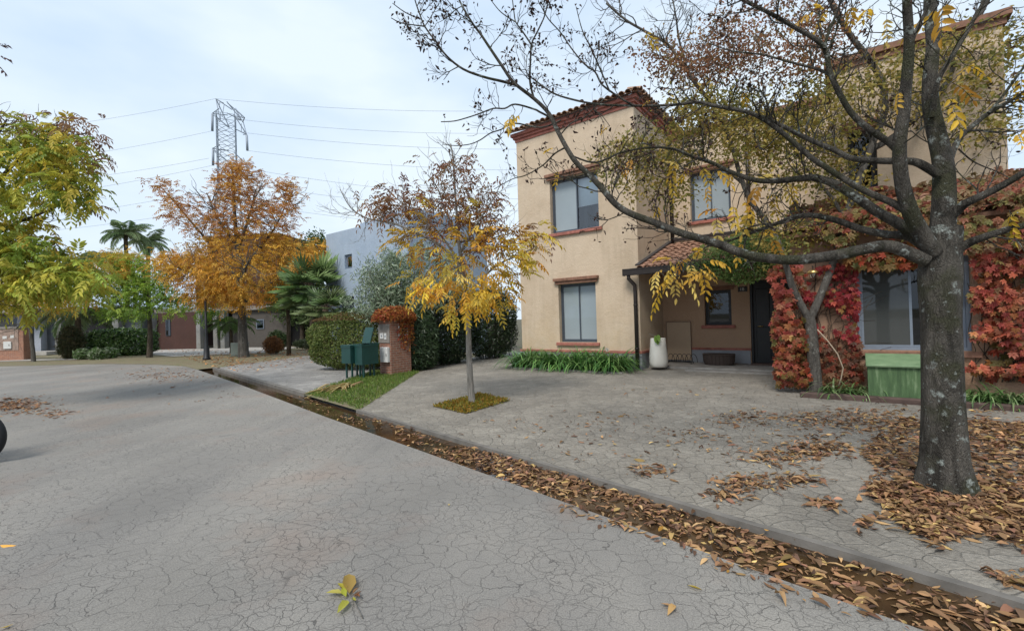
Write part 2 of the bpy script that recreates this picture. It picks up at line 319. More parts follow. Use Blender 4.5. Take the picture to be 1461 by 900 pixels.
MAT = dict(
    asphalt=asphalt(),
    stone=flagstone('driveway_stone', (.285, .263, .23), (.31, .287, .252), (.34, .316, .278), 6.2),
    stone2=flagstone('pale_driveway_stone', (.28, .27, .26), (.33, .32, .31), (.37, .355, .34), 3.4),
    concrete=plain('concrete', (.27, .255, .235), .85, var=.3, scale=4, bmp=.4),
    kerbstone=plain('kerb_stone', (.15, .138, .122), .85, var=.35, scale=5, bmp=.5),
    earth=groundmat('earth', [(.3, (.06, .045, .03)), (.5, (.10, .085, .05)), (.7, (.08, .10, .035))]),
    verge=groundmat('verge_soil', [(.35, (.17, .12, .075)), (.5, (.20, .17, .10)), (.65, (.13, .14, .055))], 1.5),
    path=plain('pale_concrete', (.36, .34, .31), .85, var=.15, scale=3, bmp=.3),
    stucco=stucco('peach_stucco', (.60, .485, .36), (.52, .41, .295), .35),
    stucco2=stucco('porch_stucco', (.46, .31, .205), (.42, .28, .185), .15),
    plinth=plain('blue_grey_plinth', (.27, .28, .30), .8, var=.2, scale=3, bmp=.3),
    brickred=plain('red_brick_trim', (.33, .125, .095), .85, var=.35, scale=8, bmp=.5),
    brickbrown=plain('brown_brick_trim', (.22, .115, .075), .85, var=.4, scale=10, bmp=.6),
    tile=plain('terracotta_tile', (.30, .17, .115), .85, var=.5, scale=5, bmp=.5),
    tileold=plain('weathered_tile', (.33, .21, .14), .9, var=.55, scale=6, bmp=.6),
    frame_al=plain('grey_blue_aluminium', (.075, .09, .11), .45, .3, var=.1, bmp=0),
    frame_lt=plain('light_aluminium', (.20, .235, .285), .45, .3, var=.1, bmp=0),
    blackmetal=plain('black_metal', (.02, .02, .022), .45, .2, var=.2, bmp=.05),
    darkbrown=plain('dark_brown_gutter', (.028, .022, .02), .5, .1, var=.25, bmp=.08),
    door=plain('black_door', (.010, .009, .009), .45, var=.3, scale=6, bmp=.1),
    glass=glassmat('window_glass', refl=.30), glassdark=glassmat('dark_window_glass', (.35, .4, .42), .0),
    blind=plain('pale_blind', (.80, .83, .84), .9, var=.05, bmp=.05), glassclear=glassmat('clear_window_glass', (.8, .87, .9), .06), blind2=plain('grey_blind', (.13, .14, .135), .9, var=.1, bmp=.05),
    room=plain('painted_interior_dark', (.02, .02, .022), .9, bmp=0),  # near-black colour standing in for the shade of unlit interiors
    white=plain('white_ceramic', (.62, .60, .54), .55, var=.08, scale=5, bmp=.12),
    wicker=None, wood=plain('weathered_sleeper', (.085, .055, .045), .85, var=.4, scale=7, bmp=.6),
    greenbox=None, bin=plain('dark_green_paint', (.012, .052, .045), .4, var=.18, scale=6, bmp=.05),
    whitebox=plain('white_plastic', (.6, .6, .58), .5, var=.08, bmp=0),
    cement=plain('grey_cement', (.22, .20, .18), .9, var=.3, scale=7, bmp=.4),
    greystucco=stucco('blue_grey_stucco', (.36, .43, .52), (.32, .39, .48), .2),
    brownstucco=stucco('red_brown_stucco', (.085, .046, .039), (.07, .04, .034), .2),
    greywall=stucco('grey_wall', (.20, .215, .235), (.16, .175, .195), .3),
    greycol=stucco('grey_stone_column', (.27, .27, .26), (.17, .17, .165), .4),
    steel=plain('hazed_galvanised_steel', (.30, .345, .40), .6, .0, var=.05, bmp=0),  # steel grey with the bluish fade of distance haze painted in
    wire=plain('power_wire', (.40, .46, .53), .6, .0, var=.05, bmp=0),
    rubber=plain('tyre_rubber', (.012, .012, .013), .7, var=.3, bmp=.3),
    carpaint=plain('dark_grey_car_paint', (.05, .055, .06), .25, .4, var=.05, bmp=0),
    brass=None,
    leaf=leafmat('leaf', .45), leafdry=leafmat('dry_leaf', .12, .7, .15), grass=leafmat('grass_blade', .3, .5), leafgloss=leafmat('glossy_leaf', .2, .32, .5),
    bark_big=bark('mossy_bark', (.034, .031, .026), (.135, .122, .104), (.058, .058, .036), (.33, .36, .33)),
    bark_grey=bark('grey_bark', (.075, .068, .06), (.17, .155, .135), None, (.27, .27, .24)),
    bark_young=bark('young_bark', (.17, .16, .14), (.36, .335, .30), None, None, 1.6),
    bark_dark=bark('dark_bark', (.05, .04, .03), (.13, .105, .08), None, None),
    palmtrunk=bark('palm_trunk_bark', (.06, .045, .03), (.15, .115, .08)),
    pillarbrick=brick('old_brick', (.34, .15, .095), (.25, .11, .075), (.33, .27, .21), YAW),
    wingbrick=stucco('creeper_stained_wall', (.40, .265, .18), (.33, .205, .14), .5),
)
def _wicker():
    m, t, b = nodes('wicker')
    wv = t.nodes.new('ShaderNodeTexWave'); wv.wave_type = 'BANDS'; wv.bands_direction = 'Z'; wv.inputs['Scale'].default_value = 14; wv.inputs['Distortion'].default_value = 2; t.links.new(ocoord(t), wv.inputs['Vector'])
    t.links.new(ramp(t, [(.2, (.03, .02, .017)), (.8, (.12, .085, .07))], wv.outputs['Fac']), b.inputs['Base Color']); b.inputs['Roughness'].default_value = .8
    bump(t, b, wv.outputs['Fac'], .8, .015); return m
def _greenbox():
    m, t, b = nodes('flaking_green_paint')
    f = noise(t, 4, 7, .65, mapping(t, (5, 5, .7)))
    t.links.new(ramp(t, [(.35, (.04, .08, .03)), (.55, (.07, .13, .05)), (.7, (.16, .23, .12))], f), b.inputs['Base Color']); b.inputs['Roughness'].default_value = .75; bump(t, b, f, .4, .01); return m
def _water():
    m, t, b = nodes('shallow_brown_water')
    t.links.new(ramp(t, [(.35, (.030, .018, .010)), (.65, (.075, .045, .022))], noise(t, 2.2, 5)), b.inputs['Base Color'])
    b.inputs['Roughness'].default_value = .06; b.inputs['Specular IOR Level'].default_value = .35; bump(t, b, noise(t, 9, 2), .05, .01); return m
def blindpane(name, c):
    m, t, b = nodes(name); t.links.new(ramp(t, [(.3, tuple(np.array(c) * .9)), (.7, c)], noise(t, 1.3, 3)), b.inputs['Base Color']); b.inputs['Roughness'].default_value = .9; b.inputs['Coat Weight'].default_value = 1; b.inputs['Coat Roughness'].default_value = .03; return m
MAT['pale_pane'] = blindpane('pale_blind_and_reflection', (.27, .32, .345)); MAT['grey_pane'] = blindpane('grey_blind_behind_glass', (.045, .05, .048))  # pale tone serves real blinds and a painted pane reflection
MAT['wicker'] = _wicker(); MAT['greenbox'] = _greenbox(); MAT['water'] = _water()
_m, _t, _b = nodes('brass_lamp'); _b.inputs['Base Color'].default_value = (.75, .55, .22, 1); _b.inputs['Metallic'].default_value = .8; _b.inputs['Roughness'].default_value = .3; MAT['brass'] = _m
_m, _t, _b = nodes('green_lid'); _t.links.new(ramp(_t, [(.35, (.12, .20, .10)), (.7, (.19, .28, .15))], noise(_t, 6, 5)), _b.inputs['Base Color']); _b.inputs['Roughness'].default_value = .7; MAT['greenlid'] = _m

# ================================================================== the ground
def sheet(name, poly3, mat): 
    mb = MB(); mb.add([np.array(p) for p in poly3], [tuple(range(len(poly3)))]); return struct(mb.build(name, mat))
def kp(t_, c, z=None):
    X, Y = K2[0] * t_ + M2[0] * c, K2[1] * t_ + M2[1] * c
    return np.array([X, Y, zg(X, Y) if z is None else z])
sheet('ground', [(-900, -500, -.16), (900, -500, -.16), (900, 1500, -.16), (-900, 1500, -.16)], MAT['earth'])
# road slab: the kerb line on the right, the verge on the far side
rp = [kp(60, 2.8)[:2], kp(-7.71 + .2, 2.82)[:2], kp(-14.3, 2.92)[:2], kp(-20.1, 2.92)[:2], (-13.2, 18.3), (-15.6, 19.8), (-18.8, 21.0), (-23.9, 21.4), (-60, 24), (-80, 0), (-80, -60)]
mb = MB(); mb.prism(rp, -.12, 0); struct(mb.build('road', MAT['asphalt']))
mb = MB(FK); mb.box(-24, 60, 2.5, 3.7, -.14, -.085); struct(mb.build('gutter_channel', MAT['concrete']))
mb = MB(FK); mb.box(-20.5, 14, 2.79, 3.41, -.084, -.05); struct(mb.build('gutter_water', MAT['water']))
mb = MB(FK); mb.box(-7.7, 60, 3.4, 3.46, -.13, .004); mb.box(-20.1, -10.3, 3.4, 3.52, -.13, .03); struct(mb.build('kerb', MAT['kerbstone']))
# driveway of the stucco house (one plane rising gently away from the kerb)
dv = [kp(40, 3.46), kp(-7.7, 3.46), kp(-11.6, 6.95), kp(-14.6, 12.0), kp(-14.6, 13.4), kp(40, 13.4)]
sheet('driveway', dv, MAT['stone'])
sheet('rear_ground', [kp(40, 13.4, .12), kp(-14.6, 13.4, .12), kp(-14.6, 40, .12), kp(40, 40, .12)], MAT['earth'])
# grass strip round the brick pillar, neighbour's paving, verge
sheet('lawn_strip', [kp(-7.6, 3.4, .002), kp(-10.3, 3.4, .002), kp(-11.6, 5.0), kp(-13.4, 6.5), kp(-19, 12), kp(-14.6, 12.0), kp(-11.5, 6.95)], MAT['verge'])
sheet('neighbour_driveway', [kp(-10.3, 3.52, .012), kp(-20.1, 3.52, .012), kp(-24, 9.8, .06), kp(-25, 16, .125), kp(-19, 12, .125), kp(-13.4, 6.5, .045), kp(-11.6, 5.0, .03)], MAT['stone2'])
vg = [kp(-20.1, 2.92, .006), (-13.2, 18.3, .006), (-15.6, 19.8, .006), (-18.8, 21.0, .006), (-23.9, 21.4, .006), (-60, 24, .006), (-60, 60, .006), kp(-40, 16, .006), kp(-24, 9.8, .03), kp(-20.1, 3.6, .01)]
sheet('verge', vg, MAT['verge'])
sheet('forecourt', [(-18.4, 24.6, .03), (-14.2, 25.6, .03), (-14.5, 31, .03), (-30, 38, .03), (-31, 34, .03), (-20.5, 26.4, .03)], MAT['path'])
sheet('footpath', [(-60, 27.0, .02), (-28, 25.1, .02), (-22.9, 24.5, .02), (-23.3, 25.6, .02), (-28, 26.2, .02), (-60, 28.6, .02)], MAT['path'])

# ================================================================== the stucco house
hb = FH(-3, 14, .1)
house = thing('stucco_house', 'two-storey peach stucco house with red brick cornice, tiled porch and creeper-covered wing', 'house', hb)
NF, NB, NU, NW, NR = 11.51, 13.3, 14.1, 9.7, 11.0        # depths of front block, porch wall, upper wall, wing, upper right wall
UL, UC, UR = -8.29, -4.48, -.25
def wall(mb, u0, u1, z0, z1, n0, n1, holes=()):
    us = sorted({u0, u1, *[h[0] for h in holes], *[h[1] for h in holes]}); zs = sorted({z0, z1, *[h[2] for h in holes], *[h[3] for h in holes]})
    for i in range(len(us) - 1):
        for j in range(len(zs) - 1):
            cu, cz = (us[i] + us[i + 1]) / 2, (zs[j] + zs[j + 1]) / 2
            if any(h[0] < cu < h[1] and h[2] < cz < h[3] for h in holes): continue
            mb.quad((us[i], n0, zs[j]), (us[i + 1], n0, zs[j]), (us[i + 1], n0, zs[j + 1]), (us[i], n0, zs[j + 1]))
            mb.quad((us[i], n1, zs[j]), (us[i], n1, zs[j + 1]), (us[i + 1], n1, zs[j + 1]), (us[i + 1], n1, zs[j]))
    def rim(a, b, c, d, flip):
        for p, q in (((a, c), (b, c)), ((b, c), (b, d)), ((b, d), (a, d)), ((a, d), (a, c))):
            v = [(p[0], n0, p[1]), (p[0], n1, p[1]), (q[0], n1, q[1]), (q[0], n0, q[1])]
            mb.quad(*(v[::-1] if flip else v))
    rim(u0, u1, z0, z1, False)
    for h in holes: rim(*h, True)
W1 = (-7.12, -5.56, 3.97, 5.55); W2 = (-6.93, -5.73, .78, 2.47)
mb = MB(FH); wall(mb, UL, UC, -.05, 7.0, NF, NF + .28, [W1, W2])
mb.box(UL, UL + .25, NF + .28, 19.5, -.05, 7.0); mb.box(UC - .25, UC, NF + .28, 19.5, -.05, 7.0); mb.box(UL + .25, UC - .25, 19.25, 19.5, -.05, 7.0)
mb.box(UL + .25, UC - .25, NF + .28, 19.25, 6.75, 6.98)
mb.build('front_block_wall', MAT['stucco'], house)
W3 = (-3.83, -2.72, 4.22, 5.68)
mb = MB(FH); wall(mb, UC + .002, UR, 2.3, 6.75, NU, NU + .28, [W3]); mb.box(UC, UR, NU + .28, 19.5, 6.4, 6.7)
mb.build('upper_middle_wall', MAT['stucco'], house)
W4 = (-3.32, -2.64, 1.17, 2.12); DR = (-2.19, -1.22, .14, 2.32)
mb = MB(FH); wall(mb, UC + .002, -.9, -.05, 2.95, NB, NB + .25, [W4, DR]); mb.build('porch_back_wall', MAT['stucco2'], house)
W5 = (.03, 1.42, .80, 2.30)
mb = MB(FH); wall(mb, -.92, 3.9, -.05, 2.82, NW, NW + .28, [W5]); mb.box(-.92, -.66, NW + .28, NB - .01, -.05, 2.82); mb.box(3.64, 3.9, NW + .28, 18, -.05, 2.82)
mb.build('wing_wall', MAT['wingbrick'], house)
W6 = (-.02, .42, 3.78, 4.92)
mb = MB(FH); wall(mb, UR, 2.1, 2.6, 6.15, NR, NR + .28, [W6]); mb.box(UR, UR + .25, NR + .28, 19, 2.6, 6.15); mb.box(1.85, 2.1, NR + .28, 19, 2.6, 6.15); mb.box(UR + .25, 1.85, NR + .28, 19, 5.9, 6.1)
mb.build('upper_right_wall', MAT['stucco'], house)
# cornices
mb = MB(FH)
for i, (o, z0, z1) in enumerate(((.03, 6.985, 7.07), (.075, 7.072, 7.145), (.13, 7.147, 7.235))):
    mb.box(UL - o, UC + o, NF - o, NF + .3, z0, z1); mb.box(UC - .3, UC + o, NF + .301, 19, z0, z1); mb.box(UL - o, UL + .3, NF + .301, 19, z0, z1)
mb.build('cornice', MAT['brickred'], house)
mb = MB(FH)
for o, z0, z1 in ((.04, 6.74, 6.84), (.10, 6.842, 6.94)): mb.box(UC + .14, UR - .1, NU - o, NU + .3, z0, z1)
mb.build('cornice', MAT['brickbrown'], house)
mb = MB(FH)
for o, z0, z1 in ((.04, 6.14, 6.25), (.10, 6.252, 6.36)): mb.box(UR - o, 2.1 + o, NR - o, NR + .3, z0, z1); mb.box(UR - o, UR + .3, NR + .301, 18, z0, z1)
mb.build('cornice', MAT['brickbrown'], house)
# tiles
def barrel(mb, fr, a0, a1, L, pitch=.19, row=.30, r=.085, lim=None, seed=1):
    """barrel tiles on a plane: fr(x along eave, y up slope, z normal)"""
    rr = np.random.default_rng(seed); n = int((a1 - a0) / pitch)
    for i in range(n + 1):
        x = a0 + (i + .5) * (a1 - a0) / (n + 1); Lx = L if lim is None else min(L, lim(x))
        m = max(1, int(Lx / row))
        for j in range(m):
            y0 = j * row - .02; y1 = min((j + 1) * row + .05, Lx + .05); r0 = r * rr.uniform(.97, 1.08); r1 = r * .8; dx = rr.normal(0, .006); dz = rr.normal(0, .005)
            vs = []
            for y, q, zz in ((y0, r0, .03), (y1, r1, .008)):
                for k in range(6): th = math.pi * k / 5; vs.append(fr(x + dx + q * math.cos(th), y, zz + dz + q * .85 * math.sin(th)))
            for y, q, zz in ((y0, r0 - .016, .03),):
                for k in range(6): th = math.pi * k / 5; vs.append(fr(x + dx + q * math.cos(th), y, zz + dz + q * .85 * math.sin(th)))
            mb.add(vs, [(k, k + 1, k + 7, k + 6) for k in range(5)] + [(k + 12, k + 1 + 12, k + 1, k) for k in range(5)], False)
    # pans between the barrels
def slope(o, ang, axis='n'):
    ca, sa = math.cos(ang), math.sin(ang)
    if axis == 'n': return lambda x, y, z: FH(o[0] + x, o[1] + y * ca - z * sa, o[2] + y * sa + z * ca)
    return lambda x, y, z: FH(o[0] - y * ca + z * sa, o[1] + x, o[2] + y * sa + z * ca)
WB = UC - UL + .5
mb = MB(); sl = slope((UL - .25, NF - .24, 7.245), R_(20))
barrel(mb, sl, 0, WB, 2.6, lim=lambda x: max(.3, min(x, WB - x) * 1.1), seed=3)
mb.quad((0, 0, 0), (WB, 0, 0), (WB / 2, WB / 2 * 1.06, 0), fr=sl); 
sr = slope((UC + .25, NF - .24, 7.245), R_(20), 'u')
barrel(mb, sr, 0, 5.5, 2.2, lim=lambda x: max(.3, x * 1.1), seed=4); mb.quad((0, 0, 0), (6, 0, 0), (6, 2.1, 0), (2.0, 2.1, 0), fr=sr)
mb.build('roof_tiles', MAT['tileold'], house)
AP = math.atan2(3.62 - 2.68, NU - 11.34)
LP = (NU - 11.34) / math.cos(AP)
mb = MB(); sp_ = slope((-4.47, 11.34, 2.68), AP); barrel(mb, sp_, 0, 3.57, LP, .2, .31, .09, seed=7)
mb.quad((0, 0, 0), (3.57, 0, 0), (3.57, LP, 0), (0, LP, 0), fr=sp_); mb.quad((0, 0, -.09), (0, LP, -.09), (3.57, LP, -.09), (3.57, 0, -.09), fr=sp_)
mb.quad((0, 0, 0), (0, 0, -.09), (3.57, 0, -.09), (3.57, 0, 0), fr=sp_)
mb.build('porch_roof', MAT['tile'], house)
AW = math.atan2(3.55 - 2.86, NR - 9.38); LW = (NR - 9.38) / math.cos(AW)
mb = MB(); sw = slope((-1.0, 9.38, 2.84), AW); barrel(mb, sw, 0, 5.0, LW, .2, .31, .09, seed=9)
mb.quad((0, 0, 0), (5, 0, 0), (5, LW, 0), (0, LW, 0), fr=sw); mb.quad((0, 0, -.06), (0, LW, -.06), (5, LW, -.06), (5, 0, -.06), fr=sw); mb.quad((0, 0, 0), (0, 0, -.06), (5, 0, -.06), (5, 0, 0), fr=sw)
mb.build('wing_roof', MAT['tile'], house)
# flashing where porch roof meets the block
mb = MB(); mb.box(-.02, .10, 0, LP, .10, .135, fr=sp_); mb.box(.1, 2.2, LP - .06, LP, .1, .19, fr=sp_); mb.build('roof_flashing', plain('dark_membrane', (.05, .045, .045), .7), house)
# plinths and belts
mb = MB(FH); mb.box(UL - .03, UC + .03, NF - .03, NF - .002, -.05, .50); mb.box(UC + .002, UC + .03, NF, NB, -.05, .50); mb.box(UC + .03, DR[0] - .02, NB - .03, NB - .002, -.05, .49); mb.build('plinth', MAT['plinth'], house)
mb = MB(FH); mb.box(UL - .05, UC + .05, NF - .05, NF - .002, .502, .565); mb.box(UC + .002, UC + .05, NF, NB, .502, .565); mb.box(UC + .05, DR[0], NB - .05, NB - .002, .492, .555); mb.build('brick_belt', MAT['brickred'], house)
# windows
def window(Wn, n0, recess, panes, fmat, glass, blind=None, split=.5, lintel=None, sill=None, name='window', dark=True):
    u0, u1, z0, z1 = Wn; nr = n0 + recess
    w_ = MB(FH); t_ = .05
    w_.box(u0 + .002, u1 - .002, nr, nr + .06, z0 + .002, z0 + t_); w_.box(u0 + .002, u1 - .002, nr, nr + .06, z1 - t_, z1 - .002); w_.box(u0 + .002, u0 + t_, nr, nr + .06, z0 + t_, z1 - t_); w_.box(u1 - t_, u1 - .002, nr, nr + .06, z0 + t_, z1 - t_)
    wo = w_.build(name, fmat, house)
    us = u0 + t_ + (u1 - u0 - 2 * t_) * split
    a = [(u0 + t_ + .002, us + .02, nr + .012), (us - .02, u1 - t_ - .002, nr + .035)] if panes == 2 else [(u0 + t_ + .002, u1 - t_ - .002, nr + .012)]
    for i, (p, q, nn) in enumerate(a):
        s_ = MB(FH); k = .035
        s_.box(p, q, nn, nn + .02, z0 + t_ + .002, z0 + t_ + k); s_.box(p, q, nn, nn + .02, z1 - t_ - k, z1 - t_ - .002); s_.box(p, p + k, nn, nn + .02, z0 + t_ + k, z1 - t_ - k); s_.box(q - k, q, nn, nn + .02, z0 + t_ + k, z1 - t_ - k)
        s_.build('sash', fmat, wo)
        g_ = MB(FH); g_.quad((p + k, nn + .01, z0 + t_ + k), (q - k, nn + .01, z0 + t_ + k), (q - k, nn + .01, z1 - t_ - k), (p + k, nn + .01, z1 - t_ - k)); g_.build('pane', glass[i] if isinstance(glass, tuple) else glass, wo)
        if blind and blind[i]:
            b_ = MB(FH); lo = blind[i][1]; b_.box(p + .01, q - .01, nn + .09, nn + .095, z0 + t_ + (z1 - z0) * lo, z1 - t_); b_.build('blind', blind[i][0], wo)
    r_ = MB(FH); r_.box(u0 - .1, u1 + .1, n0 + .9, n0 + .92, z0 - .1, z1 + .1); r_.build('room_shade_panel', MAT['room'], wo)  # near-black sheet: the room's darkness is painted on it
    if lintel:
        l_ = MB(FH); h = lintel[0]; o = lintel[1]
        l_.bev(u0 - .07, u1 + .07, n0 - o * .6, n0 - .002, z1 + .0, z1 + h * .5, .008); l_.bev(u0 - .12, u1 + .12, n0 - o, n0 - .002, z1 + h * .5 + .002, z1 + h, .012); l_.build('lintel', MAT['brickbrown'], wo)
    if sill:
        l_ = MB(FH); l_.bev(u0 - .09, u1 + .09, n0 - .07, n0 + recess - .002, z0 - .085, z0 - .001, .012); l_.build('sill', MAT['brickred' if sill == 1 else 'brickbrown'], wo)
    return wo
window(W1, NF, .14, 2, MAT['frame_al'], (MAT['pale_pane'], MAT['glassclear']), [None, (MAT['blind'], .42)], .52, (.17, .12), 1)  # left pane: pale reflection painted as its base colour
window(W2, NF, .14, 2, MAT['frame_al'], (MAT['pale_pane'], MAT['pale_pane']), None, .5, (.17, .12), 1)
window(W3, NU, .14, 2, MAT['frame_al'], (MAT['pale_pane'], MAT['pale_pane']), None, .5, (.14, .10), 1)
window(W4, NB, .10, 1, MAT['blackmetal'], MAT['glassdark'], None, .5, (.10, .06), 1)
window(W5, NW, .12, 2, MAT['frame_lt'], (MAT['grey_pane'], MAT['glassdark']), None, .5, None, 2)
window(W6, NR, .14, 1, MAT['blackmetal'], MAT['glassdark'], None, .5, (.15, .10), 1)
# things seen through the panes
mb = MB(FH); mb.box(-6.22, -6.11, NF + .40, NF + .46, 4.05, 4.85); mb.box(-5.86, -5.75, NF + .40, NF + .46, 4.05, 4.88); mb.build('chair_back', MAT['blackmetal'], house)
# door
d_ = MB(FH); d_.box(DR[0] + .05, DR[1] - .05, NB + .10, NB + .15, .16, DR[3] - .05)
for u in (DR[0] + .12, (DR[0] + DR[1]) / 2 + .03):
    for z in (.3, 1.3): d_.bev(u, u + .32, NB + .085, NB + .10, z, z + .8, .01)
door = d_.build('door', MAT['door'], house)
d_ = MB(FH); d_.box(DR[0] + .003, DR[0] + .05, NB + .02, NB + .2, .14, DR[3] - .003); d_.box(DR[1] - .05, DR[1] - .003, NB + .02, NB + .2, .14, DR[3] - .003); d_.box(DR[0] + .05, DR[1] - .05, NB + .02, NB + .2, DR[3] - .05, DR[3] - .003); d_.build('door_frame', MAT['door'], door)
d_ = MB(FH); d_.tube([FH(DR[0] + .16, NB + .09, 1.12), FH(DR[0] + .16, NB + .05, 1.12), FH(DR[0] + .28, NB + .05, 1.12)], .012, 8); d_.build('handle', MAT['brass'], door)
# porch floor slab, step, meter hatch, plate, lamp
mb = MB(FH); mb.box(UC + .031, -.93, 11.95, NB - .031, -.02, .145); mb.box(-3.4, -.95, 11.55, 11.948, -.02, .115); mb.build('porch_floor', MAT['concrete'], house)
mb = MB(FH); mb.bev(DR[0] + .02, DR[1] - .02, NB - .36, NB - .06, .146, .185, .01); mb.build('door_step', MAT['wood'], house)
mb = MB(FH); mb.box(-4.36, -3.70, NB - .075, NB - .052, .20, 1.27); hatch = mb.build('meter_hatch', plain('hatch_paint', (.42, .31, .21), .7, var=.06, scale=3), house)
mb = MB(FH)
for a in ((-4.372, -4.362, .18, 1.285), (-3.698, -3.688, .18, 1.285), (-4.362, -3.698, 1.272, 1.285)): mb.box(a[0], a[1], NB - .08, NB - .051, a[2], a[3])
mb.build('hatch_frame', plain('hatch_edge', (.17, .115, .08), .7), hatch)
mb = MB(FH); mb.bev(-2.46, -2.24, NB - .03, NB - .003, 2.04, 2.17, .006); plate = mb.build('number_plate', MAT['darkbrown'], house)
tcv = bpy.data.curves.new('house_number', 'FONT'); tcv.body = '18'; tcv.size = .11; tcv.align_x = 'CENTER'; tcv.align_y = 'CENTER'; tcv.extrude = .003
to = bpy.data.objects.new('house_number', tcv); COL.objects.link(to); tcv.materials.append(MAT['whitebox']); to.matrix_world = Matrix.Translation(Vector(FH(-2.36, NB - .035, 2.105))) @ Matrix.Rotation(-YAW, 4, 'Z') @ Matrix.Rotation(R_(90), 4, 'X')
bpy.context.view_layer.update(); _me = bpy.data.meshes.new_from_object(to.evaluated_get(bpy.context.evaluated_depsgraph_get())); _me.transform(Matrix.Translation(-house.location) @ to.matrix_world)
bpy.data.objects.remove(to); to = bpy.data.objects.new('house_number', _me); COL.objects.link(to); to.parent = plate
# gutter and downpipe
gut = []
mb = MB(FH)
for a, b_, z0, z1 in ((11.20, 11.215, 2.55, 2.70), (11.325, 11.34, 2.55, 2.68), (11.20, 11.34, 2.54, 2.555)): mb.box(-4.78, -.95, a, b_, z0, z1)
mb.box(-4.795, -4.78, 11.19, 11.345, 2.53, 2.71); mb.box(-4.78, -.95, 11.19, 11.20, 2.675, 2.705); mb.build('rain_gutter', MAT['darkbrown'], house)
def pipe(pts, r, name='downpipe'):
    m_ = MB(); m_.tube([FH(*p) for p in pts], r, 10); o = m_.build(name, MAT['darkbrown'], house)
    return o
dp = pipe([(-4.66, 11.27, 2.56), (-4.66, 11.27, 2.46), (-4.55, 11.40, 2.28), (-4.55, 11.41, 2.1), (-4.55, 11.41, .12)], .05)
for z in (1.75, .62): m_ = MB(); m_.lathe(FH(-4.55, 11.41, z), [(.05, 0), (.058, .0), (.058, .04), (.05, .04)], 12); m_.build('pipe_clip', MAT['darkbrown'], dp)
pipe([(-4.36, 14.02, 6.7), (-4.36, 14.02, 3.66)], .055); pipe([(-2.25, 14.02, 6.7), (-2.25, 14.02, 3.66)], .05)
# lamp on the wing corner
lp = on_n(1160, 389, 9.55); mb = MB(); mb.lathe(lp, [(.0, .05), (.05, .045), (.085, .02), (.09, -.01), (.06, -.02)], 16)
lampo = mb.build('wall_lamp', MAT['brass'], house)
mb = MB(); mb.lathe(lp, [(.055, -.02), (.05, -.09), (.0, -.1)], 12); mb.build('lamp_glass', MAT['glass'], lampo)
mb = MB(); mb.tube([lp + np.array([0, 0, .04]), lp + np.array([0, 0, .10]), lp + np.array([.06, .10, .12])], .012, 6); mb.build('lamp_arm', MAT['blackmetal'], lampo)

# ================================================================== other houses
def ubox(mb, *a): mb.box(*a); return mb
gh0 = toH(at(468, 440, 22.0)); GN = gh0[1]; gu = gh0[0]
gz = lambda x, y: on_n(x, y, GN)
gh = thing('grey_modern_house', 'blue-grey flat-roofed modern house behind the hedge and oleander', 'house', FH(gu + 4, GN + 4, .12))
z1 = gz(469, 334)[2]; z2 = gz(503, 317)[2]; u2 = toH(gz(503, 330))[0]; u3 = toH(gz(522, 330))[0]; z3 = gz(524, 301)[2]
ww = toH(gz(492, 384)); wv_ = toH(gz(502, 362)); op0 = toH(gz(482, 446)); op1 = toH(gz(505, 422))
mb = MB(FH); wall(mb, gu, gu + 5.9, -.05, z1, GN, GN + .3, [(ww[0], wv_[0], ww[2], wv_[2]), (op0[0], op1[0], .0, op1[2])])
mb.box(gu, gu + .3, GN + .3, GN + 5, -.05, z1); mb.box(gu + 5.6, gu + 5.9, GN + .3, GN + 5, -.05, z1); mb.box(gu + .3, gu + 5.6, GN + 4.7, GN + 5, -.05, z1); mb.box(gu + .3, gu + 5.6, GN + .3, GN + 4.7, z1 - .4, z1 - .12)
mb.build('wall', MAT['greystucco'], gh)
mb = MB(FH); mb.box(u2, gu + 5.9, GN + .4, GN + 4.6, z1 - .1, z2); mb.box(u3, gu + 5.2, GN + .9, GN + 4, z2 + .002, z3); mb.build('roof_parapet', MAT['greystucco'], gh)
mb = MB(FH); mb.box(ww[0] + .003, wv_[0] - .003, GN + .1, GN + .15, ww[2] + .003, wv_[2] - .003); o_ = mb.build('window', MAT['frame_lt'], gh)
mb = MB(FH); mb.box(ww[0] + .1, wv_[0] - .1, GN + .085, GN + .095, ww[2] + .1, wv_[2] - .1); mb.build('pane', MAT['glass'], o_)
mb = MB(FH); mb.box(op0[0] + .01, op1[0] - .01, GN + .22, GN + .28, .02, op1[2] - .01); mb.build('garage_door', plain('dark_blue_garage', (.03, .038, .055), .6), gh)
mb = MB(FH); u6, u7 = toH(gz(556, 425))[0], toH(gz(600, 425))[0]; mb.box(u6, u7, GN - .12, GN - .003, .4, gz(570, 412)[2]); mb.build('timber_panel', plain('grey_timber', (.10, .095, .09), .8), gh)

